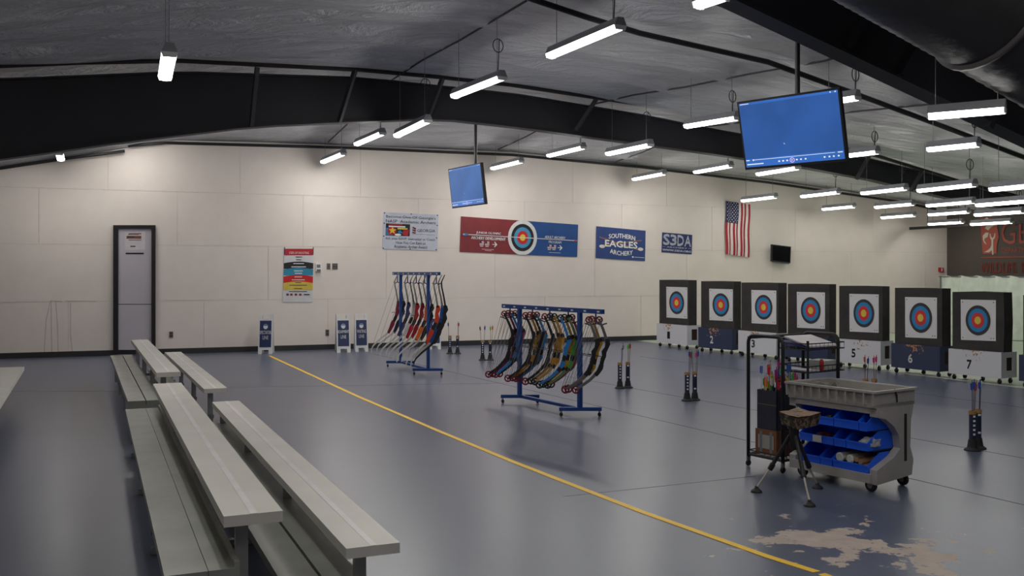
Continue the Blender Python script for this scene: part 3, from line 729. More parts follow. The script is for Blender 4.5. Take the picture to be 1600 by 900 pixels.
# ================================================================ TARGETS
M_FOAM = mat('black_foam', (50, 47, 46), .8, var=.25, scale=5, bump=.3, bscale=25)
M_PAPER = mat('target_paper', (214, 212, 214), .6, var=.02)
M_CASTER = mat('black_rubber', (24, 24, 26), .6)
M_METAL = mat('steel', (150, 150, 152), .35, metal=.8)
def chipped(name, base, chip):
    m = bpy.data.materials.new(name); m.use_nodes = True; nt = m.node_tree; b = nt.nodes['Principled BSDF']; L_ = nt.links.new; N = nt.nodes.new
    tc = N('ShaderNodeTexCoord'); mp = N('ShaderNodeMapping'); mp.inputs['Location'].default_value = (-.42, 0, -.68); mp.inputs['Scale'].default_value = (1, .4, 1.5)
    L_(tc.outputs['Object'], mp.inputs['Vector'])
    ln = N('ShaderNodeVectorMath'); ln.operation = 'LENGTH'; L_(mp.outputs['Vector'], ln.inputs[0])
    fa = N('ShaderNodeMapRange'); fa.inputs['From Max'].default_value = .4; fa.inputs['To Min'].default_value = .12; fa.inputs['To Max'].default_value = -.22; L_(ln.outputs['Value'], fa.inputs['Value'])
    nz = N('ShaderNodeTexNoise'); nz.inputs['Scale'].default_value = 28; nz.inputs['Detail'].default_value = 5; L_(tc.outputs['Object'], nz.inputs['Vector'])
    oi = N('ShaderNodeObjectInfo'); nz.noise_dimensions = '4D'; ml = N('ShaderNodeMath'); ml.operation = 'MULTIPLY'; ml.inputs[1].default_value = 40; L_(oi.outputs['Random'], ml.inputs[0]); L_(ml.outputs[0], nz.inputs['W'])
    ad = N('ShaderNodeMath'); L_(nz.outputs['Fac'], ad.inputs[0]); L_(fa.outputs['Result'], ad.inputs[1])
    r = N('ShaderNodeValToRGB'); r.color_ramp.elements[0].position = .585; r.color_ramp.elements[1].position = .6
    r.color_ramp.elements[0].color = (*srgb(base), 1); r.color_ramp.elements[1].color = (*srgb(chip), 1)
    L_(ad.outputs[0], r.inputs['Fac']); L_(r.outputs['Color'], b.inputs['Base Color']); b.inputs['Roughness'].default_value = .5
    return m
M_TWHITE = chipped('chipped_white_box', (206, 206, 212), (172, 120, 80)); M_TNAVY = chipped('chipped_navy_box', (40, 50, 80), (180, 128, 88))
M_HOLE = mat('hole_shade_brown', (52, 32, 24), .8)
TG = [((1026, 541), (1073.5, 546.5), 505, 436, (1041, 448, 1074, 496)), ((1091, 549.5), (1144, 554.5), 511, 438, (1108, 451, 1145, 500)), ((1153.5, 556), (1213, 563), 516, 440, (1174, 453, 1213, 505)),
      ((1226, 565), (1293, 571), 524, 442, (1245, 456, 1289, 512)), ((1306, 573.5), (1376, 580), 529, 445, (1327, 459, 1373, 518)), ((1392.5, 582), (1468.5, 590.5), 536, 448, (1414, 464, 1464, 527)),
      ((1482, 592.5), (1564.6, 601.5), 544.5, 454, (1501, 468, 1556, 531)), ((1592, 605), (1690, 616), 554, 459, (1612, 474, 1672, 541))]
for k, (fl_, fr_, bt, ft, pp) in enumerate(TG):
    A_, B_ = ground(*fl_), ground(*fr_); W = (B_ - A_).length; rz = math.atan2((B_ - A_).y, (B_ - A_).x)
    zt = EYE - (bt - HY) * A_.y / FPX; zf = EYE - (ft - HY) * A_.y / FPX - .02
    white = k % 2 == 0; num = str(k + 1); wnum = ('one', 'two', 'three', 'four', 'five', 'six', 'seven', 'eight')[k]
    t = thing('archery_target', 'black foam archery target on a %s rolling box painted with number %s' % ('white' if white else 'navy blue', wnum), 'target', A_, rz, 'row of numbered archery targets')
    D = .36; zb = .09
    bm_ = M_TWHITE if white else M_TNAVY
    m_ = MB(); m_.box(0, W, 0, .02, zb, zt); m_.box(0, W, D - .02, D, zb, zt); m_.box(0, .02, .02, D - .02, zb, zt); m_.box(.02, W - .02, .02, D - .02, zb, zb + .02)
    for y0, y1, z0, z1 in ((.02, .12, zb, zt), (.27, D - .02, zb, zt), (.12, .27, zb, zb + .1), (.12, .27, zt - .08, zt)): m_.box(W - .02, W, y0, y1, z0, z1)
    bx = m_.build('box', bm_, t)
    MB().box(W - .03, W - .022, .08, .31, zb + .05, zt - .04).build('recess_shade', M_HOLE, bx)  # dark sheet inside the end opening, its colour stands in for shade
    f = lambda a, b, d=0.0: V(W * a, -.0015 - d, zt + (zb - zt) * b)
    m_ = MB(); put_text(m_, f, num, .36 if len(num) == 1 else .33, .4, .45, .74, 0, fat=.05); m_.build('number', M_INK if white else M_WHITE, bx, label='painted number ' + wnum)
    for x, y in ((.06, .05), (W - .06, .05), (.06, D - .06), (W - .06, D - .06), (W / 2, .2)):
        c_ = MB(); c_.lathe([(.034, -.013), (.038, 0), (.034, .013)], 12, (x, y, .038), 'x'); w_ = c_.build('caster', M_CASTER, t, smooth=False)
        MB().box(x - .02, x + .02, y - .006, y + .006, .045, zb).build('caster_fork', M_METAL, w_)
    y0 = .05; Y1 = .25
    m_ = MB(); n = 4
    xs0, xs1 = .03, W + .0
    if k == 6: poly_ = [(xs0, zt), (xs1, zt), (xs1 + .012, (zt + zf) / 2), (xs1, zf + .005), ((xs0 + xs1) / 2, zf + .015), (xs0, zf)]
    else: poly_ = [(xs0, zt), (xs1, zt), (xs1, zf + .004), ((xs0 + xs1) / 2, zf + .008), (xs0, zf + .003)]
    fo = m_.prism(poly_, lambda p, q, e: V(p, e, q), y0, Y1).build('foam_block', M_FOAM, t)
    # target face, cut from the measured corners of the sheet onto the foam front
    R_ = Matrix.Rotation(-rz, 3, 'Z')
    def hit(px, py):
        d_ = R_ @ V((px - CX) / FPX, 1, (HY - py) / FPX); o_ = R_ @ (V(0, 0, EYE) - A_); s_ = (y0 - .004 - o_.y) / d_.y; return o_ + d_ * s_
    x0, yy0, x1, yy1 = pp
    Pq = [hit(x0, yy0), hit(x1, yy0 + 1), hit(x1, yy1 + 2), hit(x0 + .5, yy1)]
    Pq = [V(max(xs0 + .02, min(xs1 - .02, v.x)), v.y, v.z) for v in Pq]
    f = quad(*Pq, V(0, -1, 0))
    m_ = MB(); N_ = 8; vs = []; fs = []
    for j in range(N_ + 1):
        for i in range(N_ + 1): vs.append(f(i / N_, j / N_, .0015 * math.sin(i * 1.3 + k) * math.sin(j * .9)))
    for j in range(N_):
        for i in range(N_):
            q = j * (N_ + 1) + i; fs.append((q, q + 1, q + N_ + 2, q + N_ + 1))
    pa = m_.add(vs, fs).build('paper_face', M_PAPER, t)
    for i, (r, c) in enumerate(((1, (44, 42, 44)), (.79, (20, 128, 186)), (.52, (200, 44, 50)), (.26, (216, 186, 66)))):
        m_ = MB(); ell(m_, f, .5, .505, .355 * r, .37 * r, .004 + .0012 * i, 36); m_.build('target_ring', col(c, .6), pa)
    m_ = MB()
    for a, b in ((.06, .06), (.94, .06), (.06, .94), (.94, .94), (.87, .94)): ell(m_, f, a, b, .016, .014, .004, 8)
    m_.build('pin', M_INK, pa)

# ================================================================ BOW RACKS
M_RBLUE = mat('blue_rack_paint', (20, 68, 140), .4, var=.05)
M_STR = mat('bow_string', (120, 116, 112), .6)
M_BLACKP = mat('black_plastic', (30, 29, 32), .45)
def bow_rack(label, pa, pb, htop, ext, hooks, foot, yoke_z, yoke_w):
    d = (pb - pa); L = d.length; rz = math.atan2(d.y, d.x)
    t = thing('bow_rack', label, 'bow rack', V(pa.x, pa.y, 0), rz)
    MB().box(-ext[0], L + ext[1], -.02, .02, htop - .05, htop).build('top_bar', M_RBLUE, t)
    for x in (0, L):
        MB().box(x - .025, x + .025, -.02, .02, .1, htop - .05).build('upright', M_RBLUE, t)
        a0, a1 = foot
        c_, s_ = math.cos(-rz), math.sin(-rz)
        p0 = V(x + a0 * c_, a0 * s_, .085); p1 = V(x + a1 * c_, a1 * s_, .085)
        fb = MB().bar(p0, p1, .04, .04).build('foot_bar', M_RBLUE, t)
        for p in (p0.lerp(p1, .05), p0.lerp(p1, .95)):
            w_ = MB().lathe([(.02, -.01), (.025, 0), (.02, .01)], 12, (p.x, p.y, .025), 'y').build('caster', M_CASTER, fb)
            MB().box(p.x - .012, p.x + .012, p.y - .004, p.y + .004, .035, .068).build('caster_fork', M_METAL, fb)
    MB().box(.025, L - .025, -.02, .02, .07, .105).build('bottom_bar', M_RBLUE, t)
    u = V(math.cos(-rz), math.sin(-rz), 0)
    for x in hooks:
        h = MB().tube([(x, 0, htop - .05), (x, 0, yoke_z)], .009, 8).build('hook_rod', M_RBLUE, t)
        yk = MB(); c = V(x, 0, yoke_z)
        pts = [c + u * (yoke_w * (k / 8 - .5)) + V(0, 0, .022 * abs(math.cos(k * math.pi / 4)) - .012) for k in range(9)]
        yk.tube(pts, .008, 6).build('yoke', M_BLACKP, h)
    for k in range(9):
        x = -ext[0] + .06 + (L + sum(ext) - .12) * k / 8; MB().box(x - .022, x + .022, -.0215, -.02, htop - .035, htop - .018).build('label_sticker', M_WHITE, t)
    return t
def t_on(pa, pb, px):          # distance along the rack bar whose image column is px
    d = (pb - pa).normalized(); k = (px - CX) / FPX
    return (k * pa.y - pa.x) / (d.x - k * d.y)
# compound bow rack
ra, rb = ground(812, 630), ground(906, 651)
hk = [t_on(ra, rb, x) for x in (797, 832, 859, 888, 931)]
bow_rack('blue steel rolling rack hung with compound bows', ra, rb, 1.2, (.4, .43), hk, (-.23, .24), 1.035, .24)
def compound(label, loc, c_riser, c_limb, c_cam, sc, yaw, tilt, group):
    t = thing('compound_bow', label, 'bow', loc, yaw, group); t.rotation_euler = (0, tilt, yaw); t.scale = (sc, sc, sc)
    mr, ml, mc = col(c_riser, .4), col(c_limb, .4), col(c_cam, .35)
    MB().ribbon([(.0, -.0), (.045, -.09), (.075, -.16), (.1, -.235)], [.024, .028, .03, .034], .03).build('upper_limb', ml, t)
    MB().ribbon([(.02, -.575), (-.06, -.665), (-.12, -.715), (-.19, -.765)], [.034, .03, .028, .024], .03).build('lower_limb', ml, t)
    MB().ribbon([(.098, -.21), (.112, -.255), (.1, -.3), (.076, -.345), (.08, -.39), (.064, -.435)], [.044, .054, .04, .054, .044, .048], .03).build('riser', mr, t)
    MB().ribbon([(.06, -.48), (.052, -.52), (.036, -.555), (.012, -.595)], [.046, .054, .046, .042], .03).build('riser', mr, t)
    MB().ribbon([(.068, -.425), (.062, -.455), (.06, -.49)], [.034, .044, .036], .034).build('grip', M_BLACKP, t)
    MB().ribbon([(.094, -.2), (.112, -.24)], [.044, .048], .036).build('limb_pocket', M_BLACKP, t)
    MB().ribbon([(.026, -.568), (.0, -.605)], [.042, .044], .036).build('limb_pocket', M_BLACKP, t)
    for x, z, r in ((0, 0, .04), (-.2, -.775, .046)):
        m_ = MB(); n = 18; vs = []; fs = []
        for k in range(n):
            a = 2 * math.pi * k / n
            for rr_, yy in ((r, -.008), (r, .008), (r * .62, .008), (r * .62, -.008)): vs.append((x + rr_ * math.cos(a), yy, z + rr_ * math.sin(a)))
        for k in range(n):
            for e in range(4): fs.append((k * 4 + e, k * 4 + (e + 1) % 4, ((k + 1) % n) * 4 + (e + 1) % 4, ((k + 1) % n) * 4 + e))
        m_.add(vs, fs)
        for k in range(3):
            a = k * 2.09 + .5; m_.bar((x, 0, z), (x + r * .85 * math.cos(a), 0, z + r * .85 * math.sin(a)), .01, r * .34, (0, 1, 0))
        m_.lathe([(r * .3, -.01), (r * .3, .01)], 10, (x, 0, z), 'y')
        m_.build('cam', mc, t)
    m_ = MB(); m_.tube([(-.04, .0, .0), (-.245, .0, -.775)], .0024, 4); m_.tube([(-.02, .008, -.01), (-.17, .008, -.775)], .002, 4); m_.tube([(.025, -.008, .0), (-.22, -.008, -.75)], .002, 4)
    m_.build('string', M_STR, t)
    MB().tube([(.07, .016, -.4), (-.09, .02, -.38)], .004, 6).build('cable_guard', M_BLACKP, t)
    return t
BK, MG, BL, YL, GR, RD, GY = (30, 30, 33), (150, 62, 104), (44, 128, 196), (218, 158, 24), (70, 150, 60), (168, 44, 64), (104, 104, 108)
WINE, DK = (120, 26, 44), (34, 32, 36)
CB = [[(-9, BK, BK, WINE, 'black'), (-3, MG, MG, DK, 'magenta'), (2, BL, BL, WINE, 'bright blue'), (8, MG, DK, WINE, 'magenta and black')],
      [(-11, BK, BK, WINE, 'black'), (-4, YL, YL, WINE, 'yellow'), (1.5, BK, BK, WINE, 'all black'), (7, BL, BL, WINE, 'sky blue')],
      [(-8, BK, BK, WINE, 'black'), (1, YL, (196, 150, 60), DK, 'yellow'), (7, YL, (196, 150, 60), DK, 'golden yellow')],
      [(-12, BL, BL, DK, 'blue'), (-6, YL, (196, 150, 60), DK, 'yellow'), (.5, GR, (110, 130, 80), DK, 'green'), (6, RD, (150, 80, 96), WINE, 'red')],
      [(-11, BK, GY, WINE, 'black'), (-6, YL, (190, 150, 90), WINE, 'yellow'), (5, BK, GY, WINE, 'black and grey')]]
dr_ = (rb - ra).normalized()
for h, lst in enumerate(CB):
    base = ra + dr_ * hk[h]
    for i, (dx, a, b, c, nm) in enumerate(lst):
        p = V(base.x + dx * base.y / FPX, base.y + (.02 if i % 2 else -.02), 1.085 + .004 * (i % 2))
        compound('%s compound bow on the %s hook from the wall end, %s on it' % (nm, ORD[h], ORD[i]), p, a, b, c, .97 + .02 * (h / 4), .03 * (i - 1), .018 * h, 'compound bows on the blue rack')
# recurve bow rack
qa, qb = ground(626, 573.5), ground(669, 586)
hk = [t_on(qa, qb, x) for x in (621, 637, 650.5, 663.5, 682)]
bow_rack('blue steel rolling rack hung with recurve bows', qa, qb, 1.6, (.4, .5), hk, (-.24, .23), 1.42, .13)
def recurve(label, loc, c_riser, c_up, c_low, sc, yaw, group):
    t = thing('recurve_bow', label, 'bow', loc, yaw, group); t.scale = (sc, sc, sc)
    MB().ribbon([(.05, .13), (.02, .07), (.0, .02), (.005, -.06), (.035, -.2), (.06, -.36)], [.012, .016, .02, .022, .024, .03], .03).build('upper_limb', col(c_up, .4), t)
    MB().ribbon([(-.11, -.88), (-.2, -.96), (-.3, -1.04), (-.38, -1.12), (-.41, -1.18), (-.415, -1.24)], [.034, .03, .028, .024, .018, .012], .03).build('lower_limb', col(c_low, .4), t)
    mr = col(c_riser, .35)
    MB().ribbon([(.06, -.33), (.066, -.39), (.045, -.45), (.052, -.52), (.028, -.59)], [.046, .07, .05, .07, .056], .03).build('riser', mr, t)
    MB().ribbon([(-.018, -.68), (-.04, -.74), (-.07, -.81), (-.115, -.9)], [.056, .074, .06, .046], .03).build('riser', mr, t)
    MB().ribbon([(.03, -.585), (.012, -.63), (-.015, -.69)], [.046, .056, .05], .036).build('grip', M_BLACKP, t)
    MB().tube([(.05, .02, -.54), (-.02, .03, -.53), (-.06, .03, -.535)], .005, 6).build('sight_arm', M_BLACKP, t)
    MB().tube([(.005, 0, .04), (-.41, 0, -1.18)], .0022, 4).build('string', M_STR, t)
    return t
WH, NV = (216, 214, 208), (30, 36, 66)
RB = [[(-4, (130, 36, 66), 'maroon'), (4, NV, 'navy')], [(-4, (44, 56, 100), 'slate navy'), (4, (214, 212, 210), 'white')], [(-4, (166, 28, 40), 'red'), (3.5, (150, 30, 40), 'dark red')], [(-2, (224, 104, 30), 'orange'), (5, BK, 'black')], [(-4, (208, 66, 34), 'orange-red'), (3, (30, 84, 170), 'bright blue'), (8, BK, 'all black')]]
dq = (qb - qa).normalized()
for h, lst in enumerate(RB):
    base = qa + dq * hk[h]
    for i, (dx, c, nm) in enumerate(lst):
        p = V(base.x + dx * base.y / FPX, base.y + (.022 if i % 2 else -.022), 1.425)
        dark = nm == 'all black'
        recurve('%s recurve bow with %s limbs, %s hook from the wall end' % (nm, 'dark' if dark else 'pale', ORD[h]), p, c, BK if dark else (128, 132, 124), BK if dark else WH, .96 + .05 * h / 4, .03 * i, 'recurve bows on the blue rack')

# ================================================================ FLOOR QUIVERS
M_QNAVY = mat('navy_quiver_tube', (30, 38, 66), .5); M_QBASE = mat('black_rubber_base', (34, 33, 36), .7); M_CORK = mat('tan_collar', (164, 126, 78), .6)
def arrow(label, base, top, shaft, fletch, group, r=.0035):
    d = (top - base); L = d.length; n = d / L
    t = thing('arrow', label, 'arrow', base, 0, group)
    MB().tube([V(0, 0, 0), d * .985], r, 6).build('shaft', col(shaft, .4), t)
    a = n.cross(V(.3, 1, .1)).normalized(); b = n.cross(a)
    m_ = MB()
    for k in range(3):
        e = a * math.cos(k * 2.094) + b * math.sin(k * 2.094); s = n.cross(e) * .001
        p0, p1, p2, p3 = d - n * .095, d - n * .08 + e * .014, d - n * .03 + e * .016, d - n * .022
        m_.hexa([p0 + s, p1 + s, p2 + s, p3 + s, p0 - s, p1 - s, p2 - s, p3 - s])
    m_.build('fletching', col(fletch, .6), t)
    MB().tube([d * .985, d], [r, r * .8], 6).build('nock', col(fletch, .4), t)
    return t
Q_BLUE, Q_RED, Q_GRN, Q_WHT, Q_ORG, Q_PNK, Q_GRY = (46, 84, 170), (190, 40, 50), (80, 200, 60), (210, 214, 210), (214, 96, 50), (220, 40, 130), (96, 96, 92)
cn = {Q_BLUE: 'blue', Q_RED: 'red', Q_GRN: 'green', Q_WHT: 'white', Q_ORG: 'orange', Q_PNK: 'pink', Q_GRY: 'grey'}
QS = [(703, 553, 'first pair out from the wall', 0, [(-2, Q_BLUE)]), (715, 553, 'first pair out from the wall', 1, [(1.5, Q_RED), (.5, Q_WHT)]), (754, 563, 'second pair out from the wall', 0, [(-3, Q_GRY), (3, Q_BLUE)]), (766, 563, 'second pair out from the wall', 1, [(.5, Q_GRN), (3, Q_ORG)]),
      (968.5, 607, 'third pair out from the wall', 0, [(2.5, Q_WHT), (4, Q_BLUE)]), (981, 606, 'third pair out from the wall', 1, [(.5, Q_GRN), (3, Q_RED)]), (1073.5, 626.5, 'fourth pair out from the wall', 0, [(3, Q_BLUE), (5.5, Q_RED)]), (1085.5, 625.5, 'fourth pair out from the wall', 1, [(-4, Q_GRN), (2.5, Q_PNK), (5, Q_BLUE)]),
      (1519.5, 704, 'pair standing beyond the grey cart', 0, [(-1.5, Q_BLUE), (2.5, Q_BLUE), (6, Q_RED)]), (1528, 701, 'pair standing beyond the grey cart', 1, [(1.5, Q_BLUE), (4, Q_WHT)]),
      (1352, 640, 'pair peeking out behind the cart tray', 0, [(-1, Q_ORG), (4, Q_BLUE)]), (1366, 640, 'pair peeking out behind the cart tray', 1, [(-1, Q_PNK), (3, Q_PNK)])]
for x, y, pl_, w, ar in QS:
    b = ground(x, y); z1 = .345; side = 'closer to bow racks' if w == 0 else 'farther from bow racks'
    t = thing('quiver_stand', 'navy floor quiver of the %s, %s' % (pl_, side), 'quiver', b, 0, 'navy floor quivers')
    MB().lathe([(.072, 0), (.07, .012), (.045, .03), (.036, .09), (.034, .1)], 14).build('base', M_QBASE, t, smooth=False)
    tb = MB().lathe([(.029, .09), (.029, z1), (.026, z1), (.026, .1)], 14).build('tube', M_QNAVY, t, smooth=False)
    MB().lathe([(.033, z1 - .02), (.033, z1 + .012), (.026, z1 + .012), (.026, z1 - .02)], 14).build('collar', M_CORK, t)
    m_ = MB()
    for k in range(5 if w == 0 else 2):
        z = .14 + .04 * k if w == 0 else (.14, .3)[k]; m_.box(-.008 - .006 * w, .012, -.0305, -.0292, z, z + .018)
    m_.build('white_marking', M_WHITE, tb)
    s = b.y / FPX
    for i, (dx, c) in enumerate(ar):
        arrow('%s-fletched arrow in a floor quiver of the %s' % (cn[c], pl_), b + V(dx * s * .3, .008 * i - .006, .03), b + V(dx * s * 1.3, .02 * i - .015, .62 + .01 * ((i * 7 + int(x)) % 3)), (60, 62, 80) if c in (Q_BLUE, Q_GRY, Q_WHT) else (120, 84, 60), c, 'arrows in the floor quivers')

# ================================================================ BLEACHERS
M_ALU = mat('brushed_aluminium_plank', (222, 219, 211), .45, metal=.1, var=.05, scale=3)
M_ALU2 = mat('worn_aluminium_plank', (158, 160, 152), .4, metal=.35, var=.12, scale=4)
M_LEG = mat('galvanised_leg', (150, 150, 150), .5, metal=.5)
M_PANEL = mat('pale_riser_panel', (150, 146, 150), .4, metal=.3)
def plank(name, t, x0, x1, s, w, z, m, th=.045, groove=True, parent=None):
    o = MB().box(x0, x1, s - w / 2, s + w / 2, z - th, z)
    o = o.build(name, m, parent or t)
    if groove:
        MB().box(x0 + .002, x1 - .002, s - .016, s + .012, z, z + .0012).build('plank_ridge', mat('pale_ridge', (236, 230, 230), .45), o)
    return o
def bleacher(label, near, far, seats, walks, legs, group=None):
    d = far - near; L = d.length; rz = math.atan2(d.y, d.x)
    t = thing('bleacher', label, 'bleacher', V(near.x, near.y, 0), rz, group)
    # local x runs away from the camera along the seats, local y to the side the seats rise
    for s, z, w, x0, x1 in seats: plank('seat_plank', t, x0, L + x1, s, w, z, M_ALU)
    for s, z, w, x0, x1 in walks: plank('foot_plank', t, x0, L + x1, s, w, z, M_ALU2, groove=False)
    for x in legs:
        x = x * L
        for s, z, w, *_ in seats: MB().box(x - .02, x + .02, s + .01, s + .06, .05, z - .045).build('leg', M_LEG, t)
        MB().box(x - .025, x + .025, seats[0][0] - .02, seats[-1][0] + .3, .005, .04).build('floor_runner', M_LEG, t)
        MB().box(x - .02, x + .02, seats[0][0] + .0, seats[-1][0] + .3, .115, .15).build('cross_brace', M_LEG, t)
        if walks: MB().box(x - .02, x + .02, walks[-1][0] - .03, walks[-1][0] + .02, .04, walks[-1][1] - .045).build('leg', M_LEG, t)
    return t
nA, fA = (ground(541, 857, .43) + ground(625, 848, .43)) / 2, (ground(336, 628, .43) + ground(369, 626, .43)) / 2
seatsA = [(0, .43, .235, 0, 0), (.5, .617, .235, 0, 0)]
walksA = [(.085, .25, .165, -.15, 0), (.265, .25, .165, -.15, 0), (.625, .405, .1, 0, 0), (.76, .405, .165, 0, 0)]
tA = bleacher('low aluminium bleacher with end toward the camera', nA, fA, seatsA, walksA, (.02, .36, .68, .98))
LA = (fA - nA).length
MB().box(0, LA, .555, .575, .36, .43).build('plank_lip', M_ALU2, tA)
nB, fB = ground(337, 607, .43), ground(270, 550, .43)
tB = bleacher('second aluminium bleacher standing farther back toward the door', nB, fB, [(0, .43, .225, 0, 0), (.45, .617, .225, -.05, .1)], [(.24, .2, .2, 0, 0), (.62, .42, .13, -.6, -.1), (.77, .42, .15, -.6, -.1)], (.03, .35, .66, .97))
MB().box(-.6, .0, .56, .84, .28, .375).build('plank_end', M_ALU2, tB)
fC, nC = ground(38, 573, .43), ground(0, 632, .43)
dC = (fC - nC).normalized(); sC = V(dC.y, -dC.x, 0)
if sC.x > 0: sC = -sC
tC = bleacher('aluminium bleacher seat cut off by the edge near the wall corner', nC + sC * .3 - dC * 1.5, fC + sC * .3, [(0, .43, .6, 0, 0)], [], (.05, .5, .93))

# ================================================================ HANGING SCREENS
M_SCR = None
def screen_mat(name, c, e):
    m = bpy.data.materials.new(name); m.use_nodes = True; nt = m.node_tree; b = nt.nodes['Principled BSDF']
    tc = nt.nodes.new('ShaderNodeTexCoord'); nz = nt.nodes.new('ShaderNodeTexNoise'); nz.inputs['Scale'].default_value = 2.2; nt.links.new(tc.outputs['Object'], nz.inputs['Vector'])
    r = nt.nodes.new('ShaderNodeValToRGB'); r.color_ramp.elements[0].color = (*srgb([v * .93 for v in c]), 1); r.color_ramp.elements[1].color = (*srgb([min(255, v * 1.08) for v in c]), 1); r.color_ramp.elements[0].position = .3; r.color_ramp.elements[1].position = .7
    nt.links.new(nz.outputs['Fac'], r.inputs['Fac']); nt.links.new(r.outputs['Color'], b.inputs['Emission Color']); b.inputs['Emission Strength'].default_value = e
    b.inputs['Base Color'].default_value = (.01, .01, .012, 1); b.inputs['Roughness'].default_value = .25
    return m
def hanging_tv(label, corners, depth, yaw, tilt, W, Hh, pole, c):
    ctr = at_depth(sum(p[0] for p in corners) / 4, sum(p[1] for p in corners) / 4, depth)
    t = thing('hanging_screen', label, 'television', ctr)
    M3 = Matrix.Rotation(-yaw, 3, 'Z') @ Matrix.Rotation(tilt, 3, 'X')
    def f(a, b, d=0.0): return ctr + M3 @ V((a - .5) * W, -d, (.5 - b) * Hh)
    slab(f, 0, 0, 1, 1, -.05, 0).build('casing', M_BLK, t, local=False)
    sc = slab(f, .018, .03, .982, .965, 0, .002).build('screen', screen_mat('blue_screen', c, .95), t, local=False)
    m_ = MB(); rect(m_, f, .018, .03, .982, .065, .003); m_.build('title_bar', screen_mat('light_blue_screen', [min(255, v * 1.22) for v in c], .95), sc, local=False); m_ = MB(); rect(m_, f, .018, .845, .982, .965, .003); m_.build('player_bar', screen_mat('light_blue_screen', [min(255, v * 1.22) for v in c], .95), sc, local=False)
    m_ = MB(); rect(m_, f, .09, .862, .9, .868, .0045); ell(m_, f, .1, .865, .008, .012, .006, 10)
    for a in (.36, .4, .44, .535, .575, .62, .8, .845, .885, .93): rect(m_, f, a - .008, .905, a + .008, .925, .0045)
    rect(m_, f, .03, .918, .2, .932, .0045); rect(m_, f, .025, .86, .06, .872, .0045); rect(m_, f, .925, .86, .97, .872, .0045); rect(m_, f, .03, .042, .12, .052, .0045); rect(m_, f, .91, .04, .92, .055, .0045); rect(m_, f, .955, .04, .965, .055, .0045)
    poly(m_, f, [(.425, .655), (.437, .68), (.43, .68)], .0045)
    m_.build('screen_icons', screen_mat('white_screen', (225, 232, 245), 1.0), sc, local=False)
    m_ = MB(); n = 24
    for k in range(n):
        a0, a1 = 2 * math.pi * k / n, 2 * math.pi * (k + 1) / n
        m_.add([f(.49 + .024 * math.cos(a0), .915 + .036 * math.sin(a0), .0046), f(.49 + .024 * math.cos(a1), .915 + .036 * math.sin(a1), .0046), f(.49 + .018 * math.cos(a1), .915 + .027 * math.sin(a1), .0046), f(.49 + .018 * math.cos(a0), .915 + .027 * math.sin(a0), .0046)], [(0, 1, 2, 3)])
    poly(m_, f, [(.483, .9), (.5, .915), (.483, .93)], .0046)
    m_.build('play_button', screen_mat('pink_screen', (220, 190, 235), 1.0), sc, local=False)
    back = f(.5, .4, -.05)
    px, py0 = pole
    pt = V((px - CX) / FPX * back.y, back.y, 0) + V(0, .04, 0)
    zt = ceil_at(pt)
    MB().tube([V(pt.x, pt.y, back.z - .1), V(pt.x, pt.y, zt)], .025, 12).build('pole', M_PIPE, t, local=False)
    MB().bar(back, V(pt.x, pt.y, back.z), .2, .12).build('mount_plate', M_PIPE, t, local=False)
    MB().lathe([(.09, 0), (.09, .03)], 14, (pt.x, pt.y, zt - .05)).build('ceiling_flange', M_PIPE, t, local=False)
hanging_tv('large blue screen hanging from the ceiling above the targets', [(1155, 160), (1302, 142), (1313, 252), (1168, 262)], 9.6, math.radians(46), math.radians(13), 1.13, .71, (1248, 60), (42, 84, 150))
hanging_tv('smaller blue screen hanging in front of the banner wall', [(700, 265), (753, 254), (757, 319), (702, 326)], 16.2, math.radians(60), math.radians(7), 1.2, .685, (743, 190), (58, 98, 158))

# ================================================================ GREY UTILITY CART
M_CART = mat('grey_cart_plastic', (166, 162, 158), .5, var=.08, bump=.15, bscale=60); M_CARTD = mat('dark_grey_and_slot_shade', (34, 34, 36), .7)
EX, EY = V(.555, -.832, 0), V(.832, .555, 0)
CL, CW = .7125, .44
c0 = V(2.61, 6.957, 0) - EX * CL
crz = math.atan2(EX.y, EX.x)
cart = thing('utility_cart', 'grey plastic utility cart stacked with blue bins', 'cart', c0, crz)
m_ = MB(); m_.box(0, CL, 0, CW, .105, .13); m_.box(0, CL, -.03, .0, .07, .135); m_.box(0, CL, CW - .03, CW, .13, .19); m_.build('base_tray', M_CART, cart)
prof = [(0, .64), (0, .57), (.09, .51), (.2, .38), (.225, .3), (.14, .25), (0, .175), (0, .075), (.42, .095), (.44, .2), (.385, .3), (.4, .5), (.44, .6), (.44, .64)]
for x0, x1 in ((CL - .02, CL + .04), (-.04, .02)):
    e = MB()
    for pc in ([(0, .06), (.42, .09), (.44, .2), (.4, .3), (.28, .3), (.2, .24), (0, .165)], [(.28, .3), (.4, .3), (.41, .5), (.26, .4)], [(.26, .4), (.41, .5), (.44, .6), (.44, .64), (0, .64), (0, .55), (.1, .53), (.2, .47)]): e.prism(pc, lambda p, q, d: V(d, p, q), x0, x1)
    ep = e.build('end_panel', M_CART, cart)
    if x0 > 0: MB().box(x1, x1 + .002, .325, .355, .2, .55).build('slot_shade_strip', M_CARTD, ep)  # dark strip laid on the surface as painted shade of the slot
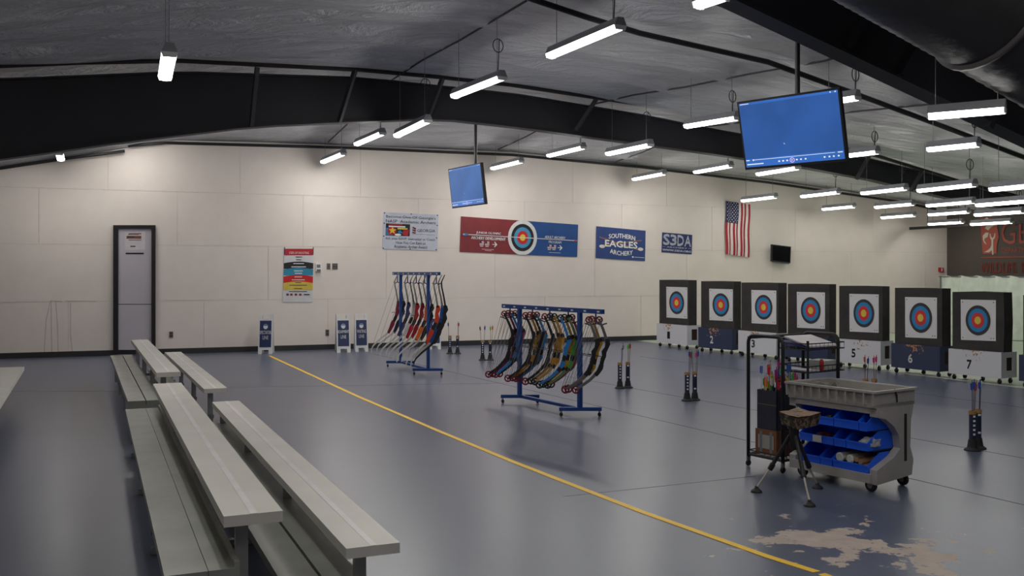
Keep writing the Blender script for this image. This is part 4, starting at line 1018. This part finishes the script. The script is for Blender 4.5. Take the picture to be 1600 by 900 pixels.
# top tray with ribbed sides
zt0, zt1 = .635, .735
m_ = MB(); m_.box(-.04, CL + .04, -.015, CW + .015, zt0 - .02, zt0); tt = m_.build('top_deck', M_CART, cart)
m_ = MB()
for b_ in ((-.04, CL + .04, -.015, .005), (-.04, CL + .04, CW - .005, CW + .015), (-.04, -.015, .005, CW - .005), (CL + .015, CL + .04, .005, CW - .005)): m_.box(b_[0], b_[1], b_[2], b_[3], zt0, zt1)
m_.build('tray_wall', M_CART, cart)
m_ = MB(); m_.box(-.055, CL + .055, -.045, -.01, zt1 - .012, zt1 + .004); m_.box(-.055, CL + .055, CW + .01, CW + .03, zt1 - .012, zt1 + .004); m_.box(-.055, -.03, -.01, CW + .01, zt1 - .012, zt1 + .004); m_.box(CL + .03, CL + .055, -.01, CW + .01, zt1 - .012, zt1 + .004)
m_.build('tray_rim', M_CART, cart)
for k in range(11):
    x = -.035 + (CL + .07) * k / 10; MB().box(x - .006, x + .006, -.042, -.015, zt0, zt1 - .012).build('tray_rib', M_CART, cart)
MB().box(-.03, CL + .03, .0, .03, .57, zt0 - .02).build('front_apron', M_CART, cart)
m_ = MB(); m_.tube([(CL + .045, .2, zt1 + .005), (CL + .05, .22, zt1 - .04), (CL + .046, .23, zt1 - .09)], .006, 6); m_.build('cord', M_BLK, cart)
MB().tube([(-.075, .06, .705), (-.09, CW / 2, .715), (-.075, CW - .06, .705)], .014, 8).build('push_handle', M_CART, cart); 
for y in (.06, CW - .06): MB().bar((-.075, y, .705), (-.03, y, .66), .03, .03).build('handle_arm', M_CART, cart)
for x, y in ((.05, .05), (CL - .03, .03), (.05, CW - .04), (CL - .03, CW - .03)):
    w_ = MB().lathe([(.04, -.016), (.047, -.008), (.047, .008), (.04, .016)], 16, (x, y, .047), 'y').build('caster_wheel', M_CASTER, cart)
    MB().lathe([(.022, -.018), (.022, .018)], 12, (x, y, .047), 'y').build('wheel_hub', M_METAL, w_)
    MB().box(x - .018, x + .018, y - .022, y + .022, .09, .105).build('caster_plate', M_METAL, w_); MB().box(x - .012, x + .012, y - .022, y - .018, .047, .09).build('caster_fork', M_METAL, w_)
def cx_of(px):
    k = (px - CX) / FPX
    return (k * c0.y - c0.x) / (EX.x - k * EX.y)
M_BIN = mat('blue_bin_plastic', (30, 98, 240), .35, var=.04)
def bin_(label, x0, x1, z, h, y0, dep, card=False):
    o = c0 + EX * x0 + EY * y0 + V(0, 0, z); w = x1 - x0
    t = thing('storage_bin', label, 'storage bin', o, crz, 'blue bins on the utility cart')
    th = .006; lip = h * .42
    m_ = MB(); m_.box(0, w, 0, dep, 0, th); m_.box(0, w, dep - th, dep, th, h); m_.box(th, w - th, 0, th, th, lip)
    for x in (0, w - th): m_.prism([(0, th), (dep, th), (dep, h), (dep * .45, h), (0, lip)], lambda p, q, e: V(e, p, q), x, x + th)
    b = m_.build('bin_body', M_BIN, t)
    MB().box(0, w, -.006, 0, lip - .012, lip).build('bin_lip', M_BIN, b)
    if card: MB().box(w * .42, w * .68, -.0075, -.0062, .006, lip - .002).build('label_card', col((206, 200, 190)), b)
    return t
rowz = [(.44, .15, [(1248, 1305), (1306.5, 1344.5), (1346, 1368)]), (.295, .14, [(1252, 1304.5), (1306, 1324), (1325.5, 1367)]), (.132, .14, [(1250, 1283), (1284.5, 1302), (1304, 1362)])]
lab = [['topmost row, behind the camouflage stool seat', 'topmost row, middle bin', 'topmost row, next to the end panel'], ['second row, filled with dark red pieces', 'second row, narrow middle bin', 'second row, holding crumpled clear plastic'], ['bottom row, behind the stool legs', 'bottom row, narrow middle bin', 'bottom row, holding white and cardboard tubes']]
for r, (z, h, xs) in enumerate(rowz):
    for i, (a, b) in enumerate(xs):
        bin_('blue storage bin, ' + lab[r][i], max(.024, cx_of(a)), min(CL - .024, cx_of(b)), z + .002, h, -.025 + .004 * r, .3, card=(r == 1 and i == 0))
for r in (0, 1): MB().box(.02, CL - .02, .05, .33, rowz[r][0] - .006, rowz[r][0]).build('bin_shelf', M_CARTD, cart)
MB().box(.02, CL - .02, .335, .345, .13, .6).build('back_panel', M_CARTD, cart)
def cpt(x, y, z): return c0 + EX * x + EY * y + V(0, 0, z)
def tube_thing(name, label, px, z, r, m, L=.2, hollow=True, group=None, y0=-.012):
    x = cx_of(px); t = thing(name, label, 'tube', cpt(x, y0, z), crz, group)
    prof = [(r * .78, 0), (r, 0), (r, L), (r * .78, L), (r * .78, .004)] if hollow else [(r * .8, 0), (r, .004), (r, L), (r * .9, L)]
    MB().lathe([(a, b) for a, b in prof], 16, (0, 0, 0), 'y').build('tube_wall', m, t, smooth=False)
    if not hollow: MB().lathe([(r * .72, -.002), (r * .72, 0)], 16, (0, 0, 0), 'y').build('end_cap', col((196, 196, 184)), t)
    else: MB().lathe([(r * .76, .02), (r * .76, .024)], 16, (0, 0, 0), 'y').build('bore_shade_disc', M_CARTD, t)  # dark disc gives the tube mouth its shade by colour
zb3 = .142
tube_thing('plastic_bottle', 'white capped roll lying in the bottom bin, nearer the stool', 1313, zb3 + .075, .034, col((214, 212, 204)), hollow=False, group='white rolls')
tube_thing('plastic_bottle', 'white capped roll lying beside the cardboard tubes', 1329, zb3 + .075, .032, col((206, 204, 192)), hollow=False, group='white rolls')
for k, (px, dz) in enumerate(((1337.5, .03), (1339, .08), (1345, .068), (1347, .03), (1353.5, .032))): tube_thing('cardboard_tube', 'short cardboard tube in the bottom bin, %s from the white rolls' % ORD[k], px, zb3 + dz, .019, col((164, 128, 98)), group='cardboard tubes', y0=-.012 + .004 * k)
def lump(name, label, cat, c, rx, ry, rz_, m, seed, n=14):
    random.seed(seed); m_ = MB(); vs = []; fs = []
    for j in range(7):
        for i in range(n):
            ph = math.pi * j / 6; a = 2 * math.pi * i / n; k = 1 + random.uniform(-.22, .22) * (0 < j < 6)
            vs.append(V(rx * k * math.sin(ph) * math.cos(a), ry * k * math.sin(ph) * math.sin(a), rz_ * (1 - math.cos(ph)) * k))
    for j in range(6):
        for i in range(n): fs.append((j * n + i, j * n + (i + 1) % n, (j + 1) * n + (i + 1) % n, (j + 1) * n + i))
    m_.add(vs, fs); o = m_.build(name, m); o.location = c; o.rotation_euler = (0, 0, crz); o['label'] = label; o['category'] = cat
lump('plastic_bag', 'crumpled clear plastic bag in a blue bin', 'plastic bag', cpt(cx_of(1350), .07, .306), .075, .07, .04, mat('clear_plastic', (170, 170, 172), .2), 3)
lump('red_parts', 'heap of dark red parts filling a blue bin', 'parts', cpt(cx_of(1284), .08, .306), .1, .08, .028, col((84, 18, 26)), 4)
lump('spare_nocks', 'heap of small dark parts in the topmost blue bin', 'parts', cpt(cx_of(1290), .09, .45), .07, .07, .026, mat('speckled_parts', (70, 68, 52), .6, var=.6, scale=60), 5)
lump('grey_cloth', 'rumpled grey cloth lying in the cart top tray', 'cloth', cpt(.1, .24, zt0 + .002), .15, .12, .045, mat('grey_cloth', (112, 108, 102), .9), 6)

# ================================================================ TRIPOD STOOL
feet = [ground(1182, 769), ground(1265, 791), ground(1277, 763)]
ap = (feet[0] + feet[1] + feet[2]) / 3
t = thing('tripod_stool', 'camouflage seat on a black telescopic tripod beside the cart', 'stool', V(ap.x, ap.y, 0))
hub = V(ap.x, ap.y, .43)
MB().lathe([(.03, .33), (.034, .36), (.034, .47), (.028, .5)], 14, (ap.x, ap.y, 0)).build('hub', M_BLACKP, t, local=False)
for p in feet:
    top = hub + (V(p.x, p.y, hub.z) - hub).normalized() * .03; mid = top.lerp(p, .56)
    lg = MB().tube([top, mid], [.013, .016], 10).build('leg', M_BLACKP, t, local=False)
    MB().tube([mid, V(p.x, p.y, .03)], .0075, 8).build('leg_tip', mat('polished_steel', (206, 200, 184), .3, metal=.5), lg, local=False)
    MB().tube([mid - (mid - top).normalized() * .03, mid + (mid - top).normalized() * .02], .02, 8).build('leg_clamp', M_BLACKP, lg, local=False)
    MB().lathe([(.042, 0), (.038, .012), (.016, .03), (.01, .045)], 14, (p.x, p.y, 0)).build('rubber_foot', M_CASTER, lg, local=False)
def camo_mat():
    m = bpy.data.materials.new('camouflage_cloth'); m.use_nodes = True; nt = m.node_tree; b = nt.nodes['Principled BSDF']
    tc = nt.nodes.new('ShaderNodeTexCoord'); nz = nt.nodes.new('ShaderNodeTexNoise'); nz.inputs['Scale'].default_value = 22; nz.inputs['Detail'].default_value = 3; nt.links.new(tc.outputs['Object'], nz.inputs['Vector'])
    r = nt.nodes.new('ShaderNodeValToRGB'); r.color_ramp.interpolation = 'CONSTANT'
    for p, c in ((.42, (70, 58, 44)), (.5, (112, 94, 72)), (.57, (146, 128, 104)), (.63, (36, 32, 28))):
        e = r.color_ramp.elements.new(p); e.color = (*srgb(c), 1)
    r.color_ramp.elements[0].color = (*srgb((40, 36, 30)), 1)
    nt.links.new(nz.outputs['Fac'], r.inputs['Fac']); nt.links.new(r.outputs['Color'], b.inputs['Base Color']); b.inputs['Roughness'].default_value = .85
    return m
MC = camo_mat()
cz0, cz1 = .49, .575
cor = [at_depth(1217, 652, 7.0), at_depth(1247, 658, 6.72), at_depth(1283, 651, 6.95), at_depth(1246, 647, 7.2)]
cor = [V(p.x, p.y, 0) for p in cor]; cm = sum(cor, V(0, 0, 0)) / 4
cor = [cm + (c - cm) * 1.0 for c in cor]
m_ = MB(); n = 6; vs = []; fs = []
f = quad(cor[0], cor[3], cor[2], cor[1], V(0, 0, 1))
for j in range(n + 1):
    for i in range(n + 1):
        a, b = i / n, j / n; e = min(a, 1 - a, b, 1 - b); vs.append(f(a, b, cz1 - .012 * math.sin(math.pi * a) * math.sin(math.pi * b) + .008 * abs(math.cos(math.pi * (a - b)))))
for j in range(n):
    for i in range(n):
        k = j * (n + 1) + i; fs.append((k, k + 1, k + n + 2, k + n + 1))
seat = m_.add(vs, fs).build('seat_top', mat('brown_camouflage_seat', (132, 108, 88), .8, var=.35, scale=30), t, smooth=True, local=False)
m_ = MB(); m_.hexa([c + V(0, 0, cz0) for c in [cm + (q - cm) * .86 for q in cor]] + [c + V(0, 0, cz1 - .004) for c in cor]); m_.build('seat_skirt', MC, t, local=False)
MB().lathe([(.05, cz0 - .012), (.05, cz0 + .01)], 14, (ap.x, ap.y, 0)).build('seat_plate', M_BLACKP, t, local=False)

# ================================================================ ARROW RACK
r0 = V(1.95, 7.92, 0)
def rp(x, y, z): return r0 + EX * x + EY * y + V(0, 0, z)
rk = thing('arrow_rack', 'black tube rolling rack with wire trays holding arrows', 'rack', r0, crz)
RW, RD_, RH = .36, .68, 1.08
for y in (0, RD_):
    rb_ = .06
    arc = [(0, y, .08), (0, y, RH - rb_)] + [(rb_ - rb_ * math.cos(k * math.pi / 10), y, RH - rb_ + rb_ * math.sin(k * math.pi / 10)) for k in range(1, 6)] + [(RW - rb_ + rb_ * math.sin(k * math.pi / 10), y, RH - rb_ + rb_ * math.cos(k * math.pi / 10)) for k in range(0, 6)] + [(RW, y, .08)]
    MB().tube(arc, .015, 10).build('hoop_frame', M_BLACKP, rk, smooth=True)
    MB().tube([(0, y, .1), (RW, y, .1)], .012, 8).build('base_rail', M_BLACKP, rk)
for x in (0, RW):
    MB().tube([(x, 0, .1), (x, RD_, .1)], .012, 8).build('base_rail', M_BLACKP, rk)
    for y in (0, RD_):
        w_ = MB().lathe([(.022, -.01), (.028, 0), (.022, .01)], 12, (x, y, .028), 'x').build('caster', M_CASTER, rk); MB().box(x - .008, x + .008, y - .016, y + .016, .05, .085).build('caster_fork', M_METAL, w_)
def wire_tray(x0, x1, y0, y1, z, h=.05):
    m_ = MB()
    for zz in (z, z + h):
        m_.tube([(x0, y0, zz), (x1, y0, zz), (x1, y1, zz), (x0, y1, zz), (x0, y0, zz)], .005, 5)
    fr_ = m_.build('tray_frame', M_BLACKP, rk)
    m_ = MB()
    for k in range(10):
        y = y0 + (y1 - y0) * k / 9; m_.tube([(x0, y, z + h), (x0, y, z), (x1, y, z), (x1, y, z + h)], .0025, 4)
    for k in range(1, 6):
        x = x0 + (x1 - x0) * k / 6; m_.tube([(x, y0, z), (x, y1, z)], .0025, 4)
    m_.build('tray_wires', M_BLACKP, fr_)['kind'] = 'stuff'
wire_tray(.06, .36, .3, .76, .965); wire_tray(.06, .36, .3, .76, .78); wire_tray(.0, .36, .0, .4, .105, .03)
for x in (.06, .36): MB().tube([(x, .3, .1), (x, .3, RH - .04)], .01, 8).build('inner_post', M_BLACKP, rk)
MB().tube([(0, .0, RH - .02), (.0, RD_, RH - .02)], .012, 8).build('top_rail', M_BLACKP, rk)
# papers and small things on the trays
def sheet(name, label, cat, pts, m, th=.006):
    m_ = MB(); P_ = [rp(*p) for p in pts]; m_.hexa([p for p in P_] + [p + V(0, 0, th) for p in P_]); solo(m_, name, m, label, cat)
sheet('paper_stack', 'white papers sloping on the upper wire tray', 'papers', [(.36, .33, .985), (.36, .68, .985), (.1, .66, 1.055), (.1, .32, 1.055)], col((214, 208, 212)), .012)
sheet('blue_folder', 'blue folder under the papers on the upper wire tray', 'folder', [(.355, .31, .972), (.355, .55, .972), (.08, .55, 1.02), (.08, .31, 1.02)], col((40, 52, 120)), .008)
sheet('paper_sheet', 'white paper lying on the lower wire tray', 'papers', [(.35, .32, .786), (.35, .46, .786), (.1, .44, .79), (.1, .32, .79)], col((206, 200, 214)), .01)
m_ = MB(); P_ = [rp(.33, .56, .787), rp(.3, .74, .787), rp(.14, .7, .787), rp(.18, .54, .787)]; m_.hexa(P_ + [p + V(0, 0, .075) for p in P_]); solo(m_, 'white_box', col((196, 196, 190)), 'pale box with tilted lid on the lower wire tray', 'box')
m_ = MB(); m_.lathe([(.012, 0), (.018, .02), (.018, .075), (.01, .095)], 14, rp(.345, .49, .787)); solo(m_, 'red_bottle', col((170, 34, 34)), 'small red bottle standing on the lower wire tray', 'bottle')
# cardboard box with a tall dark carton of arrows on it
M_CARD = mat('brown_cardboard', (134, 88, 58), .75, var=.1)
bx = thing('cardboard_box', 'brown cardboard box with taped shipping labels under the arrows', 'box', rp(.15, .17, .112), crz)
bw, bd_ = .11, .13
m_ = MB(); m_.box(-bw, bw, -bd_, bd_, 0, .2); body = m_.build('carton', M_CARD, bx)
MB().box(-bw + .03, bw - .03, -bd_ - .0015, -bd_, .05, .16).build('paper_label', col((176, 172, 164)), body)
for x in (-.05, .055): MB().box(x - .014, x + .014, -bd_ - .0026, -bd_ - .0016, .01, .19).build('tape_strip', col((128, 132, 134)), body)
MB().box(-bw, bw, -bd_, bd_, .2, .203).build('lid_flap', M_CARD, bx)
ct = thing('arrow_carton', 'tall dark carton packed with arrows on the cardboard box', 'carton', rp(.15, .17, .316), crz)
m_ = MB(); aw, ad_ = .1, .12
m_.box(-aw, aw, -ad_, -ad_ + .005, 0, .32); m_.box(-aw, aw, ad_ - .005, ad_, 0, .32); m_.box(-aw, -aw + .005, -ad_, ad_, 0, .32); m_.box(aw - .005, aw, -ad_, ad_, 0, .32); m_.box(-aw, aw, -ad_, ad_, 0, .004)
m_.build('carton_wall', mat('dark_slate_carton', (52, 55, 70), .55, var=.2, scale=12), ct)
MB().box(-aw - .001, aw + .001, -ad_ - .0015, -ad_, .2, .207).build('strap', col((120, 104, 50)), ct)
random.seed(11)
FC = [((46, 90, 176), 'blue'), ((206, 208, 200), 'white'), ((220, 40, 60), 'red'), ((210, 200, 50), 'yellow'), ((190, 40, 140), 'magenta'), ((70, 180, 80), 'green'), ((230, 100, 40), 'orange')]
n_ = {}
for i in range(7):
    for j in range(5):
        c, nm = FC[(i * 3 + j * 5 + (i * j) % 4) % 7]
        x, y = .15 - .085 + .17 * i / 6, .17 - .1 + .2 * j / 4
        z1 = (.7 + .1 * random.random()) if (i + j) % 3 else (.82 + .07 * random.random())
        arrow('%s-fletched arrow standing in the tall dark carton' % nm, rp(x, y, .325), rp(x + random.uniform(-.02, .02), y + random.uniform(-.02, .02), z1), (196, 198, 200) if i < 3 and j < 3 else (60, 60, 70), c, 'arrows in the dark carton', .003)
# second bundle hanging behind, under the lower tray
for i in range(9):
    c, nm = FC[(i * 2 + 2) % 7]
    x, y = .29 + .04 * (i % 2), .04 + .024 * i
    arrow('%s-fletched arrow leaning between the rack and the cart' % nm, rp(x, y, .118), rp(x - .01, y + .01, .74 + .03 * (i % 3)), (50, 50, 60), c, 'arrows leaning in the rack', .003)
